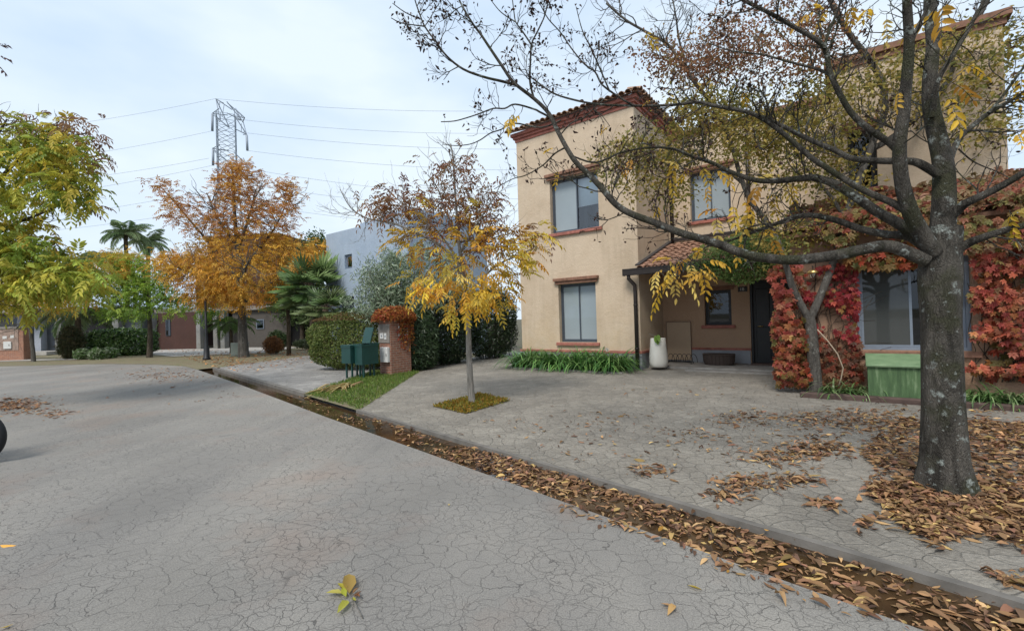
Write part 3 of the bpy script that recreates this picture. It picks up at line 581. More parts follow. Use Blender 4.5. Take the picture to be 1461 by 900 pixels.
bh = thing('red_brown_house', 'red-brown flat-roofed house behind the orange tree and street lamp', 'house', (-20, 36, .03))
BA = yawframe((-26.0, 33.6, .03), -7.5)         # x to the right along its front
def bx(x, Y=None): # local x along the front for a picture column
    d = ray(x, 480); o = BA(0, 0, 0); e = BA(1, 0, 0) - o
    A_ = np.array([[d[0], -e[0]], [d[1], -e[1]]]); s_ = np.linalg.solve(A_, o[:2]); return s_[1]
xs = {k: bx(k) for k in (223, 286, 294, 309, 320, 348, 402, 436, 246, 320, 355, 470)}
mb = MB(BA); mb.box(xs[223], xs[286], 0, .3, 0, 2.7); mb.box(xs[223], xs[223] + .3, .3, 8, 0, 2.7); mb.build('ground_floor_wall', MAT['brownstucco'], bh)
mb = MB(BA); mb.box(xs[246], xs[355], 3.5, 8, 2.9, 8.9); mb.box(xs[246] - 1.8, xs[246] - .01, 4.2, 8, 2.9, 7.4); mb.build('upper_storey', MAT['brownstucco'], bh)
mb = MB(BA); mb.box(xs[223] - .5, xs[470] + 3, .35, 10, 2.702, 3.0); mb.build('flat_roof', MAT['cement'], bh)
for x in (222, 290, 314, 324): a = bx(x); mb = MB(BA); mb.box(a - .16, a + .16, -.45, -.02, 0, 2.7); mb.build('stone_column', MAT['greycol'], bh)
mb = MB(BA); mb.box(xs[294], xs[320], 1.6, 1.8, 0, 2.7); mb.build('doorway_shade_panel', MAT['room'], bh)  # solid near-black panel, shade of the doorway put into its colour
mb = MB(BA); mb.box(xs[320] + .2, xs[402], .6, .8, 0, 2.7); mb.box(xs[436], xs[470] + 3, .6, .8, 0, 2.7); mb.build('grey_side_wall', plain('taupe_render', (.085, .076, .068), .9), bh)
mb = MB(BA); mb.box(xs[402], xs[436], 1.0, 1.1, 0, 2.4); mb.build('garage_door', MAT['door'], bh)
a = bx(246); mb = MB(BA); mb.box(a - .5, a - .12, -.05, -.005, 1.0, 2.2); o_ = mb.build('window', MAT['frame_al'], bh)
mb = MB(BA); mb.box(a - .46, a - .28, -.06, -.052, 1.04, 2.16); mb.build('pane', MAT['glassdark'], o_)
a = bx(364); mb = MB(BA); mb.box(a - .3, a + .3, .55, .598, 1.3, 2.0); o_ = mb.build('window', MAT['frame_lt'], bh)
mb = MB(BA); mb.box(a - .24, a + .24, .54, .548, 1.36, 1.94); mb.build('pane', MAT['glassdark'], o_)

lh = thing('grey_flat_house', 'low dark grey house with pale columns and overhanging roof slab at the left edge', 'house', (-36, 34, .03))
LA = yawframe((-36.6, 31.5, .03), 2.0)
def lx(x):
    d = ray(x, 480); o = LA(0, 0, 0); e = LA(1, 0, 0) - o
    return np.linalg.solve(np.array([[d[0], -e[0]], [d[1], -e[1]]]), o[:2])[1]
mb = MB(LA); mb.box(lx(-160), lx(178), 1.5, 8, 0, 2.9); mb.build('wall', MAT['greywall'], lh)
mb = MB(LA); mb.box(lx(-170), lx(52), -.3, 8.3, 2.902, 3.25); mb.box(lx(52) + .01, lx(185), .6, 8.2, 2.902, 3.1); mb.build('roof_slab', MAT['cement'], lh)
for x in (13, 38, 68, 152):
    mb = MB(LA); mb.box(lx(x) - .22, lx(x) + .22, .75, 1.19, 0, 2.9); mb.build('column', MAT['greycol'] if x > 50 else plain('pale_grey_panel', (.30, .32, .36), .8), lh)
mb = MB(LA); mb.box(lx(-20), lx(12) - .3, 1.40, 1.495, 1.9, 2.8); mb.build('window', MAT['glassdark'], lh)
mb = MB(LA); mb.box(lx(48), lx(64) - .1, 1.35, 1.495, .05, 2.6); mb.build('garage_door', plain('slate_panel', (.075, .085, .105), .6), lh)
mb = MB(LA); mb.box(lx(84), lx(150), 1.38, 1.495, .9, 2.6); mb.build('opening_shade_panel', MAT['room'], lh)  # black panel set on the wall to paint the shade of an opening
mb = MB(LA); mb.box(lx(18), lx(90), -1.2, .6, 0, .22); mb.build('entrance_step', MAT['path'], lh)

# ================================================================== street and garden objects
# brick meter pillar
pc = gpt(558, 536); pcH = toH(pc); PU, PN, PZ = pcH
pl_d = toH(on_u(587, 500, PU))[1] - PN
ptop = on_n(558, 452, PN)[2]
ul = toH(on_n(541, 500, PN))[0]
pil = thing('meter_pillar', 'reddish brick meter pillar topped with orange creeper beside the green bins', 'pillar', pc)
mb = MB(FH); mb.bev(ul, PU, PN, PN + pl_d, PZ - .06, ptop, .02); mb.build('brick_body', MAT['pillarbrick'], pil)
mb = MB(FH); mb.bev(ul - .03, PU + .03, PN - .03, PN + pl_d + .03, ptop + .001, ptop + .06, .015); mb.build('cap', MAT['cement'], pil)
zc0, zc1 = on_n(552, 489, PN)[2], on_n(552, 462, PN)[2]
mb = MB(FH); mb.box(ul + .01, PU - .01, PN - .02, PN - .002, zc0, zc1); mb.build('cement_panel', MAT['cement'], pil)
a0, a1 = toH(on_n(543, 479, PN))[0], toH(on_n(548, 479, PN))[0]
st = [(a0, a1, on_n(545, 483, PN)[2], on_n(545, 475, PN)[2]), (a1 + .03, a1 + .13, on_n(552, 484, PN)[2], on_n(552, 475, PN)[2])]
for p in st:
    mb = MB(FH); mb.box(p[0], p[1], PN - .028, PN - .021, p[2], p[3]); o_ = mb.build('meter_label', MAT['whitebox'], pil)
    mb = MB(FH); c = ((p[0] + p[1]) / 2, (p[2] + p[3]) / 2); mb.box(c[0] - .02, c[0] + .02, PN - .031, PN - .0285, c[1] - .03, c[1] + .02); mb.build('grey_dial', MAT['frame_lt'], o_)
a0 = toH(on_n(546, 500, PN))[0]
mb = MB(FH); mb.bev(a0, PU - .02, PN - .10, PN - .003, on_n(550, 516, PN)[2], on_n(550, 495, PN)[2], .012); o_ = mb.build('meter_box', MAT['whitebox'], pil)
mb = MB(FH); mb.box(PU - .07, PU - .05, PN - .108, PN - .101, on_n(550, 508, PN)[2], on_n(550, 504, PN)[2]); mb.build('latch', MAT['blackmetal'], o_)
q0, q1 = toH(on_u(568, 470, PU))[1], toH(on_u(581, 470, PU))[1]; qz0, qz1 = on_u(575, 479, PU)[2], on_u(575, 461, PU)[2]
mb = MB(FH); t_ = .035
mb.box(PU + .001, PU + .03, q0, q1, qz0, qz0 + t_); mb.box(PU + .001, PU + .03, q0, q1, qz1 - t_, qz1); mb.box(PU + .001, PU + .03, q0, q0 + t_, qz0 + t_, qz1 - t_); mb.box(PU + .001, PU + .03, q1 - t_, q1, qz0 + t_, qz1 - t_)
o_ = mb.build('meter_window_frame', MAT['whitebox'], pil)
mb = MB(FH); mb.box(PU + .001, PU + .008, q0 + t_, q1 - t_, qz0 + t_, qz1 - t_); mb.build('meter_window', MAT['glassdark'], o_)
# two green steel bins on posts
def bin_(px_c, px_l, zlo, zhi, label, lid_open, dn):
    P = gpt(*px_c); u, n, z = toH(P); n += dn
    b = thing('waste_bin', label, 'bin', FH(u - .25, n + .2, z), 'green steel bins beside the pillar')
    u0 = toH(on_n(px_l, 505, n))[0]; zt, zb = on_n(px_c[0], zhi, n)[2], on_n(px_c[0], zlo, n)[2]
    dd = .52
    m_ = MB(FH); T = .02
    m_.bev(u0, u, n, n + T, zb, zt, .004); m_.bev(u0, u, n + dd - T, n + dd, zb, zt, .004); m_.bev(u0, u0 + T, n + T, n + dd - T, zb, zt, .004); m_.bev(u - T, u, n + T, n + dd - T, zb, zt, .004); m_.box(u0 + T, u - T, n + T, n + dd - T, zb, zb + T)
    m_.build('bin_body', MAT['bin'], b)
    m_ = MB(FH)
    for q in ((u0 - .012, u + .012, n - .012, n - .001), (u0 - .012, u + .012, n + dd + .001, n + dd + .012)): m_.box(*q, zt - .045, zt + .004)
    m_.box(u + .001, u + .012, n, n + dd, zt - .045, zt + .004); m_.box(u0 - .012, u0 - .001, n, n + dd, zt - .045, zt + .004); m_.build('rim', MAT['bin'], b)
    for uu, nn in ((u0 + .06, n + .08), (u - .1, n + .08), (u0 + .06, n + dd - .12), (u - .1, n + dd - .12)):
        m_ = MB(FH); m_.box(uu, uu + .04, nn, nn + .04, z - .05, zb); m_.build('leg', MAT['bin'], b)
    m_ = MB()
    if lid_open:
        m_.bev(u0 - .015, u + .015, n + dd * .5, n + dd + .015, zt + .006, zt + .03, .008, fr=FH); lf = lambda x, y, zz: FH(u0 + x - .02, n + dd * .46 + y * .30 + zz * .95, zt + .034 + y * .95 - zz * .30)
        m_.bev(0, u - u0 + .04, 0, .44, 0, .025, .006, fr=lambda x, y, zz: lf(x, y, zz))
    else: m_.bev(u0 - .015, u + .015, n - .015, n + dd + .015, zt + .006, zt + .03, .008, fr=FH)
    lid = m_.build('lid', MAT['bin'], b)
    for uu in (u0 + .08, u - .14):
        m_ = MB(FH); nh = n + dd * .47 if lid_open else n + dd + .012; m_.tube([FH(uu, nh, zt + .03), FH(uu + .06, nh, zt + .03)], .014, 8); m_.build('hinge', MAT['bin'], lid)
    return b
bin_((522, 541), 506, 521, 492, 'dark green steel bin with its lid standing open', True, -.1)
bin_((503, 541), 487, 519, 494, 'dark green steel bin with closed lid, left of the open one', False, -.05)

# porch: white pot, shoe rack, wicker basket
pp = on_u(939, 523, -3.95); P = FH(*toH(gpt(940, 523))[:2], .147)
def porch_pt(x, y, z=.147): d = ray(x, y); return E0 + d * (z - EYE) / d[2]
P = porch_pt(940, 523.5); pot = thing('planter_pot', 'tall off-white tapered planter pot standing on the porch floor', 'plant pot', P)
k = .235
mb = MB(); mb.lathe(P, [(.0, .0), (k * .80, .0), (k * .93, .03), (k, .12), (k * .99, .25), (k * .87, .55), (k * .80, .745), (k * .78, .75), (k * .73, .745), (k * .72, .68), (0, .68)], 40); mb.build('pot_body', MAT['white'], pot)
mb = MB(); mb.lathe(P + np.array([0, 0, .681]), [(k * .715, 0), (0, .02)], 20); mb.build('soil', MAT['earth'], pot)
P2 = porch_pt(972, 519); rk = thing('shoe_rack', 'low black wire rack with looped hoops between pot and meter hatch', 'wire rack', P2)
h2 = toH(P2); mb = MB()
for zz in (.05,): mb.tube([FH(h2[0] - .42, h2[1], .147 + zz), FH(h2[0] + .28, h2[1], .147 + zz)], .009, 6); mb.tube([FH(h2[0] - .42, h2[1] + .2, .147 + zz), FH(h2[0] + .28, h2[1] + .2, .147 + zz)], .009, 6)
mb.build('rail', MAT['blackmetal'], rk)
for i in range(6):
    u = h2[0] - .38 + i * .12; mb = MB()
    mb.tube([FH(u + .10 - .10 * math.cos(a) - .0, h2[1] + .02 + .0 * a, .197 + .22 * math.sin(a)) for a in np.linspace(0, math.pi, 12)], .008, 5); mb.build('hoop', MAT['blackmetal'], rk)
for uu in (-.40, .26):
    for nn in (0, .2): mb = MB(); mb.tube([FH(h2[0] + uu, h2[1] + nn, .147), FH(h2[0] + uu, h2[1] + nn, .2)], .009, 6); mb.build('foot', MAT['blackmetal'], rk)
P3 = porch_pt(1024, 521); bk = thing('wicker_basket', 'dark brown oval wicker basket on the porch floor under the small window', 'basket', P3)
h3 = toH(P3)
def ov(r, z): return [FH(h3[0] + .37 * r * math.cos(a), h3[1] + .14 + .17 * r * math.sin(a), .147 + z) for a in np.linspace(0, 2 * math.pi, 36, endpoint=False)]
mb = MB(); prof = [(.90, 0), (1, .1), (1.03, .24), (1.05, .27), (.98, .27), (.9, .05)]
vs = [p for r, z in prof for p in ov(r, z)]; fs = [(i * 36 + j, i * 36 + (j + 1) % 36, (i + 1) * 36 + (j + 1) % 36, (i + 1) * 36 + j) for i in range(5) for j in range(36)] + [tuple(range(180, 216))]
mb.add(vs, fs, True); mb.build('basket_body', MAT['wicker'], bk)
mb = MB(); q = ov(1.04, .272); mb.tube(q + [q[0]], .022, 8, False); mb.build('rolled_rim', MAT['wicker'], bk)
for a in np.linspace(0, 2 * math.pi, 26, endpoint=False):
    mb = MB(); mb.tube([FH(h3[0] + .37 * r * math.cos(a), h3[1] + .14 + .17 * r * math.sin(a), .147 + z) for r, z in ((.92, .01), (1.02, .1), (1.05, .25))], .011, 5); mb.build('stake', MAT['wicker'], bk)

# green painted gas-bottle box in the border, timber border edging
g0 = gpt(1241, 560); gH = toH(FH(.26, 9.02, .08)); gu0, gu1 = toH(on_n(1239, 560, 9.02))[0], toH(on_n(1318, 562, 9.02))[0]
zt, zf = on_n(1245, 508, 9.5)[2], on_n(1242, 523, 9.02)[2]; print('gb', zt, zf, gu0, gu1)
gb = thing('green_utility_box', 'flaking green painted box with pale sloping lid below the wing window', 'utility box', FH((gu0 + gu1) / 2, 9.2, .08))
mb = MB(FH); vs = [(gu0, 9.02, .0), (gu1, 9.02, .0), (gu1, 9.02, zf), (gu0, 9.02, zf), (gu0, 9.5, .0), (gu1, 9.5, .0), (gu1, 9.5, zt), (gu0, 9.5, zt)]
mb.add([FH(*v) for v in vs], [(0, 1, 2, 3), (1, 5, 6, 2), (4, 0, 3, 7), (5, 4, 7, 6), (3, 2, 6, 7)]); mb.build('box_body', MAT['greenbox'], gb)
al = math.atan2(zt - zf, .48); lf = slope(((gu0 - .02), 8.98, zf + .004), al); mb = MB(); mb.bev(0, gu1 - gu0 + .04, 0, .56, 0, .03, .008, fr=lf); mb.build('lid', MAT['greenlid'], gb)
b0, b1 = toH(gpt(1141, 567)), toH(gpt(1461, 587))
bd = MB(FH); bd.bev(b0[0], b1[0] + 2.2, 8.88, 9.0, -.02, .15, .02); bdo = bd.build('border_sleeper', MAT['wood']); tag(bdo, 'dark timber sleeper edging the plant border under the wing window', 'border edging')
mb = MB(FH); mb.box(b0[0] + .05, 4.2, 9.002, NW - .003, -.02, .085); struct(mb.build('border_soil', MAT['earth']))
# agapanthus bed edging
# street lamp
lp0 = gpt(295, 513); sl_ = thing('street_lamp', 'black street lamp post standing below the orange tree', 'street lamp', lp0)
mb = MB(); mb.lathe(lp0, [(.0, 0), (.17, 0), (.17, .08), (.13, .12), (.12, .55), (.075, .65), (.065, 1.2), (.055, 1.25), (.045, 3.3), (0, 3.3)], 16); mb.build('post', MAT['blackmetal'], sl_)
mb = MB(); mb.lathe(lp0 + np.array([0, 0, 3.301]), [(.05, 0), (.09, .06), (.16, .40), (.17, .42)], 12); mb.build('lantern_glass', MAT['glass'], sl_)
mb = MB(); mb.lathe(lp0 + np.array([0, 0, 3.301]), [(.2, .42), (.19, .46), (.06, .56), (0, .64)], 12); mb.build('lantern_cap', MAT['blackmetal'], sl_)
# utility cabinets
for i, (xl, xr, yt, yb, lab) in enumerate(((329, 341, 489, 508, 'pale green utility cabinet, left of the pair by the orange tree'), (341.5, 352, 488, 507, 'pale green utility cabinet touching the orange tree trunk'))):
    P = gpt((xl + xr) / 2, yb); Y = P[1]; wd = (xr - xl) / F_ * Y * .92; hh = at((xl + xr) / 2, yt, Y)[2] - P[2]; fr = yawframe(P, 8)
    o_ = thing('utility_cabinet', lab, 'utility cabinet', P, 'utility cabinets by the orange tree')
    mb = MB(fr); mb.bev(-wd / 2, wd / 2, 0, .3, 0, hh, .02); mb.build('cabinet_body', plain('pale_green_cabinet', (.19, .22, .19), .6, var=.1, bmp=0) if i == 0 else bpy.data.materials['pale_green_cabinet'], o_)
    mb = MB(fr); mb.bev(-wd / 2 + .04, wd / 2 - .04, -.012, -.001, .06, hh - .06, .004); mb.build('cabinet_door', bpy.data.materials['pale_green_cabinet'], o_)
# left brick meter pillar
Pl = gpt(20, 514); Yl = Pl[1]; fr = yawframe(Pl, 5); kx = Yl / F_ * 1.0
x0, x1 = (-14 - 20) * kx * .92, (34 - 20) * kx * .92; ht = at(20, 466, Yl)[2] - Pl[2]
lp_ = thing('brick_meter_wall', 'low brick meter wall with white labels at the left edge of the street', 'meter wall', Pl)
mb = MB(fr); mb.bev(x0, x1, 0, .5, -.05, ht - .12, .02); mb.build('brick_body', brick('orange_brick', (.42, .17, .09), (.33, .14, .085), (.4, .33, .27), R_(-5)), lp_)
mb = MB(fr); mb.box(x0, x1 - .25, -.02, -.002, ht * .30, ht - .13); mb.build('rendered_panel', plain('mottled_panel', (.30, .22, .18), .9, var=.4, scale=6), lp_)
mb = MB(fr); mb.bev(x0 - .05, x1 + .05, -.05, .55, ht - .118, ht, .02); mb.build('cap', MAT['cement'], lp_)
for (a, b_, c, d) in ((5, 11, 479, 483), (16, 21, 478, 482)):
    mb = MB(fr); mb.box((a - 20) * kx * .92, (b_ - 20) * kx * .92, -.03, -.021, at(20, d, Yl)[2] - Pl[2], at(20, c, Yl)[2] - Pl[2]); mb.build('meter_label', MAT['whitebox'], lp_)
mb = MB(fr); mb.bev((7 - 20) * kx * .92, (18 - 20) * kx * .92, -.08, -.021, at(20, 497, Yl)[2] - Pl[2], at(20, 487, Yl)[2] - Pl[2], .01); o_ = mb.build('meter_box', MAT['whitebox'], lp_)
mb = MB(fr); mb.box((15 - 20) * kx * .92, (15.8 - 20) * kx * .92, -.088, -.081, at(20, 493, Yl)[2] - Pl[2], at(20, 491, Yl)[2] - Pl[2]); mb.build('latch', MAT['blackmetal'], o_)

# two-wheeler at the left edge (only its front tyre reaches into the picture)
mc = at(-37, 625, 5.3); mc[2] = .31
bike = thing('parked_motorcycle', 'black tyre of a parked two-wheeler just entering at the left edge', 'motorcycle', (mc[0] - .6, mc[1], 0))
fb = yawframe((mc[0], mc[1], 0), 10)
def wheel_at(x):
    rings = [(.20, -.03), (.27, -.045), (.305, -.03), (.31, 0), (.305, .03), (.27, .045), (.20, .03)]
    vs = [fb(x + r * math.cos(a), o, .31 + r * math.sin(a)) for r, o in rings for a in np.linspace(0, 2 * math.pi, 40, endpoint=False)]
    mb = MB(); mb.add(vs, [(i * 40 + j, i * 40 + (j + 1) % 40, (i + 1) * 40 + (j + 1) % 40, (i + 1) * 40 + j) for i in range(6) for j in range(40)], True); wo = mb.build('wheel', MAT['rubber'], bike)
    mb = MB(); mb.tube([fb(x + .2 * math.cos(a), 0, .31 + .2 * math.sin(a)) for a in np.linspace(0, 2 * math.pi, 33)], .018, 6, False)
    for a in np.linspace(0, math.pi, 5, endpoint=False): mb.tube([fb(x + .2 * math.cos(a), 0, .31 + .2 * math.sin(a)), fb(x - .2 * math.cos(a), 0, .31 - .2 * math.sin(a))], .009, 5)
    mb.build('rim', MAT['frame_lt'], wo)
wheel_at(0); wheel_at(-1.3)
mb = MB()
for sy in (-.08, .08): mb.tube([fb(0, sy, .31), fb(-.28, sy, .98)], .022, 8)
mb.tube([fb(-.30, -.33, 1.05), fb(-.26, -.1, 1.0), fb(-.26, .1, 1.0), fb(-.30, .33, 1.05)], .015, 8); mb.build('fork', MAT['blackmetal'], bike)
mb = MB(); mb.tube([fb(-.24, 0, .9), fb(-.45, 0, .82), fb(-.7, 0, .82), fb(-.78, 0, .72)], [.06, .14, .13, .06], 12); mb.build('fuel_tank', MAT['carpaint'], bike)
mb = MB(); mb.tube([fb(-.72, 0, .78), fb(-.95, 0, .76), fb(-1.35, 0, .84)], [.09, .12, .07], 10); mb.build('seat', MAT['rubber'], bike)
mb = MB(); mb.tube([fb(-.28, 0, .85), fb(-.42, 0, .4), fb(-.8, 0, .35), fb(-1.3, 0, .31)], .035, 8); mb.tube([fb(-.8, 0, .35), fb(-.8, 0, .75), fb(-1.3, 0, .78)], .025, 8); mb.build('frame', MAT['blackmetal'], bike)
mb = MB(); mb.bev(-.75, -.42, -.14, .14, .28, .62, .04, fr=fb); mb.build('engine', MAT['frame_al'], bike)

# pylon and wires
PY = 95.0; pb = at(330, 470, PY); pb[2] = -.1
pyl = thing('power_pylon', 'tall grey lattice power pylon rising behind the orange tree', 'pylon', pb)
ztop = at(325, 166, PY)[2]
wz = lambda z: 1.65 + max(0, (32 - z)) * .11
mb = MB(); cn = [(-1, -1), (1, -1), (1, 1), (-1, 1)]; ang = R_(28)
def tp(i, z): h = wz(z) ; x, y = cn[i]; return np.array([pb[0] + h * (x * math.cos(ang) - y * math.sin(ang)), pb[1] + h * (x * math.sin(ang) + y * math.cos(ang)), z])
zs = [-.1, 8, 14.5, 20, 24.5, 28.5]; z = 28.5
while z < ztop - 1.6: z += 2.1; zs.append(z)
zs[-1] = ztop
for a, b_ in zip(zs[:-1], zs[1:]):
    for i in range(4):
        j = (i + 1) % 4
        mb.tube([tp(i, a), tp(i, b_)], .095, 4, False); mb.tube([tp(i, a), tp(j, b_)], .05, 4, False); mb.tube([tp(j, a), tp(i, b_)], .05, 4, False); mb.tube([tp(i, b_), tp(j, b_)], .05, 4, False)
mb.build('lattice_tower', MAT['steel'], pyl)
def px3(x, y, Y=PY): return at(x, y, Y)
arms = [((308, 141), (325, 152), (321, 178)), ((303, 162), (319, 160), (320, 178)), ((303, 212), (320, 211), (320, 228)), ((352, 192), (341, 170), (341, 188)), ((349, 168), (331, 152), (340, 170)), ((353, 236), (341, 222), (341, 236)), ((345, 172), (330, 150), (330, 166))]
for tip, r1, r2 in arms:
    m_ = MB(); T = px3(*tip)
    for r in (r1, r2):
        for dy in (-1.5, 1.5): m_.tube([T, px3(*r) + np.array([0, dy, 0])], .10, 4, False)
    for f in (.35, .7): m_.tube([T + f * (px3(*r1) - T), T + f * (px3(*r2) - T)], .06, 4, False)
    m_.build('cross_arm', MAT['steel'], pyl)
for a, b_ in (((303, 163), (303, 187)), ((352, 193), (353, 215)), ((304, 213), (304, 236)), ((353, 237), (353, 257))):
    m_ = MB(); m_.tube([px3(*a), px3(*b_)], .26, 6); m_.build('insulator', MAT['steel'], pyl)
wires = [((308, 141), (-60, 193), (730, 158), 'thin top power line'), ((345, 171), (None), (735, 190), 'faint power line under the top one'),
         ((303, 187), (-60, 240), None, 'upper power line running left from the pylon'), ((353, 190), None, (760, 213), 'power line nearest the pylon arm on its right'),
         ((353, 215), None, (760, 243), 'power line from the upper right insulator'), ((304, 236), (-60, 290), None, 'power line from the lower left insulator'),
         ((298, 226), (-60, 268), None, 'power line midway on the left'), ((353, 241), None, (760, 285), 'power line from the lower right arm'), ((345, 262), (-60, 322), (760, 302), 'low power line passing behind the orange tree'), ((345, 290), (-60, 338), (760, 330), 'lowest power line behind the orange tree')]
for c, l, r, lab in wires:
    m_ = MB(); pts = []
    C_ = px3(*c)
    if l is not None:
        L_ = at(*l, 118.0); pts += [L_ + (C_ - L_) * t - np.array([0, 0, 1.2 * 4 * t * (1 - t)]) for t in np.linspace(0, 1, 14)]
    if r is not None:
        R2_ = at(*r, 100.0); q = [C_ + (R2_ - C_) * t - np.array([0, 0, 1.0 * 4 * t * (1 - t)]) for t in np.linspace(0, 1, 14)]; pts += q if not pts else q[1:]
    m_.tube(pts, .034, 4); o_ = m_.build('power_line', MAT['wire']); tag(o_, lab + ' against the sky', 'power line', 'power lines from the pylon')

# ================================================================== vegetation helpers
def norm(v): return v / (np.linalg.norm(v, axis=-1, keepdims=True) + 1e-9)
def blades(C_, D, Nn, L, Wd, fold=.25, curl=.15):
    """leaf blades: base C, direction D, normal N, length L, width W -> verts (n*6), quads (n*2)"""
    n = len(C_); D = norm(D); S_ = norm(np.cross(D, Nn)); Nn = np.cross(S_, D)
    L = np.asarray(L).reshape(-1, 1) * np.ones((n, 1)); Wd = np.asarray(Wd).reshape(-1, 1) * np.ones((n, 1))
    b = C_; t = C_ + D * L - Nn * L * curl
    l1 = C_ + D * L * .33 + S_ * Wd * .5 + Nn * Wd * fold; l2 = C_ + D * L * .70 + S_ * Wd * .40 + Nn * (Wd * fold * .8 - L * curl * .45)
    r1 = C_ + D * L * .33 - S_ * Wd * .5 + Nn * Wd * fold; r2 = C_ + D * L * .70 - S_ * Wd * .40 + Nn * (Wd * fold * .8 - L * curl * .45)
    V = np.stack([b, r1, r2, t, l2, l1], 1).reshape(-1, 3)
    i = np.arange(n)[:, None] * 6
    Fq = np.concatenate([i + np.array([[0, 1, 2, 3]]), i + np.array([[0, 3, 4, 5]])], 0)
    return V, Fq
def blades9(C_, D, Nn, L, Wd, fold=.25, curl=.15):
    n = len(C_); D = norm(D); S_ = norm(np.cross(D, Nn)); Nn = np.cross(S_, D)
    L = np.asarray(L).reshape(-1, 1) * np.ones((n, 1)); Wd = np.asarray(Wd).reshape(-1, 1) * np.ones((n, 1))
    q = lambda f, s, h: C_ + D * L * f + S_ * Wd * s + Nn * (Wd * abs(s) * 2 * fold + L * curl * (h))
    hh = lambda f: 4 * f * (1 - f) * .45 - f * .3
    V = np.stack([C_, q(.22, -.36, hh(.22)), q(.5, -.5, hh(.5)), q(.78, -.30, hh(.78)), q(1, 0, hh(1)), q(.78, .30, hh(.78)), q(.5, .5, hh(.5)), q(.22, .36, hh(.22)), q(.5, 0, hh(.5))], 1).reshape(-1, 3)
    i = np.arange(n)[:, None] * 9
    return V, np.concatenate([i + np.array([f]) for f in ((0, 1, 2, 8), (8, 2, 3, 4), (0, 8, 6, 7), (8, 4, 5, 6))], 0)
def leaf_obj(name, C_, D, Nn, L, Wd, col, mat, parent=None, fold=.25, curl=.15):
    V, Fq = blades(C_, D, Nn, L, Wd, fold, curl)
    return mesh_obj(name, V, Fq, mat, parent, colors=np.repeat(np.clip(col, 0, 1), 6, 0))
def rdir(n, up=0.0, r=rng):
    d = r.normal(size=(n, 3)); d[:, 2] += up; return norm(d)
def palette(n, cols, wts=None, jit=.18, r=rng):
    cols = np.array(cols, float); k = r.choice(len(cols), n, p=None if wts is None else np.array(wts) / np.sum(wts)); k2 = r.choice(len(cols), n, p=None if wts is None else np.array(wts) / np.sum(wts))
    f = r.uniform(0, .4, (n, 1)); c = cols[k] * (1 - f) + cols[k2] * f
    return c * np.exp(r.normal(0, jit, (n, 1)))
def pinnate(P, D, L, col, pairs=5, lw=.30, ll=.36, droop=.5, r=rng):
    """compound leaves: rachis from P along D (drooping), leaflets both sides + tip. returns arrays for leaf_obj"""
    n = len(P); D = norm(D); L = np.asarray(L).reshape(-1, 1) * np.ones((n, 1))
    side = norm(np.cross(D, np.array([0, 0, 1.0]) + r.normal(0, .25, (n, 3)))); up = np.cross(side, D)
    Cs, Ds, Ns, Ls, cs = [], [], [], [], []
    for k in range(pairs + 1):
        f = .25 + .75 * k / pairs; pos = P + D * L * f - np.array([0, 0, 1.0]) * L * droop * f * f * .5
        tang = norm(D - np.array([0, 0, 1.0]) * droop * f)
        for sg in ((1, -1) if k < pairs else (0,)):
            d = tang * (.75 if sg else 1) + side * sg * .85 + r.normal(0, .12, (n, 3)) - np.array([0, 0, .25])
            Cs.append(pos); Ds.append(d); Ns.append(up + r.normal(0, .25, (n, 3))); Ls.append(L * ll * (1 - .35 * abs(f - .6)) * r.uniform(.8, 1.15, (n, 1))); cs.append(col * np.exp(r.normal(0, .10, (n, 1))))
    Cs, Ds, Ns, Ls, cs = [np.concatenate(a) for a in (Cs, Ds, Ns, Ls, cs)]
    return Cs, Ds, Ns, Ls[:, 0], Ls[:, 0] * lw, cs
def spline(pts, sub=5):
    P = np.array(pts, float); n = len(P)
    if n < 3: return np.array([P[0] + (P[-1] - P[0]) * t for t in np.linspace(0, 1, sub + 1)])
    out = []
    for i in range(n - 1):
        p0, p1, p2, p3 = P[max(i - 1, 0)], P[i], P[i + 1], P[min(i + 2, n - 1)]
        for t in np.linspace(0, 1, sub, endpoint=False): out.append(.5 * ((2 * p1) + (-p0 + p2) * t + (2 * p0 - 5 * p1 + 4 * p2 - p3) * t * t + (-p0 + 3 * p1 - 3 * p2 + p3) * t ** 3))
    out.append(P[-1]); return np.array(out)
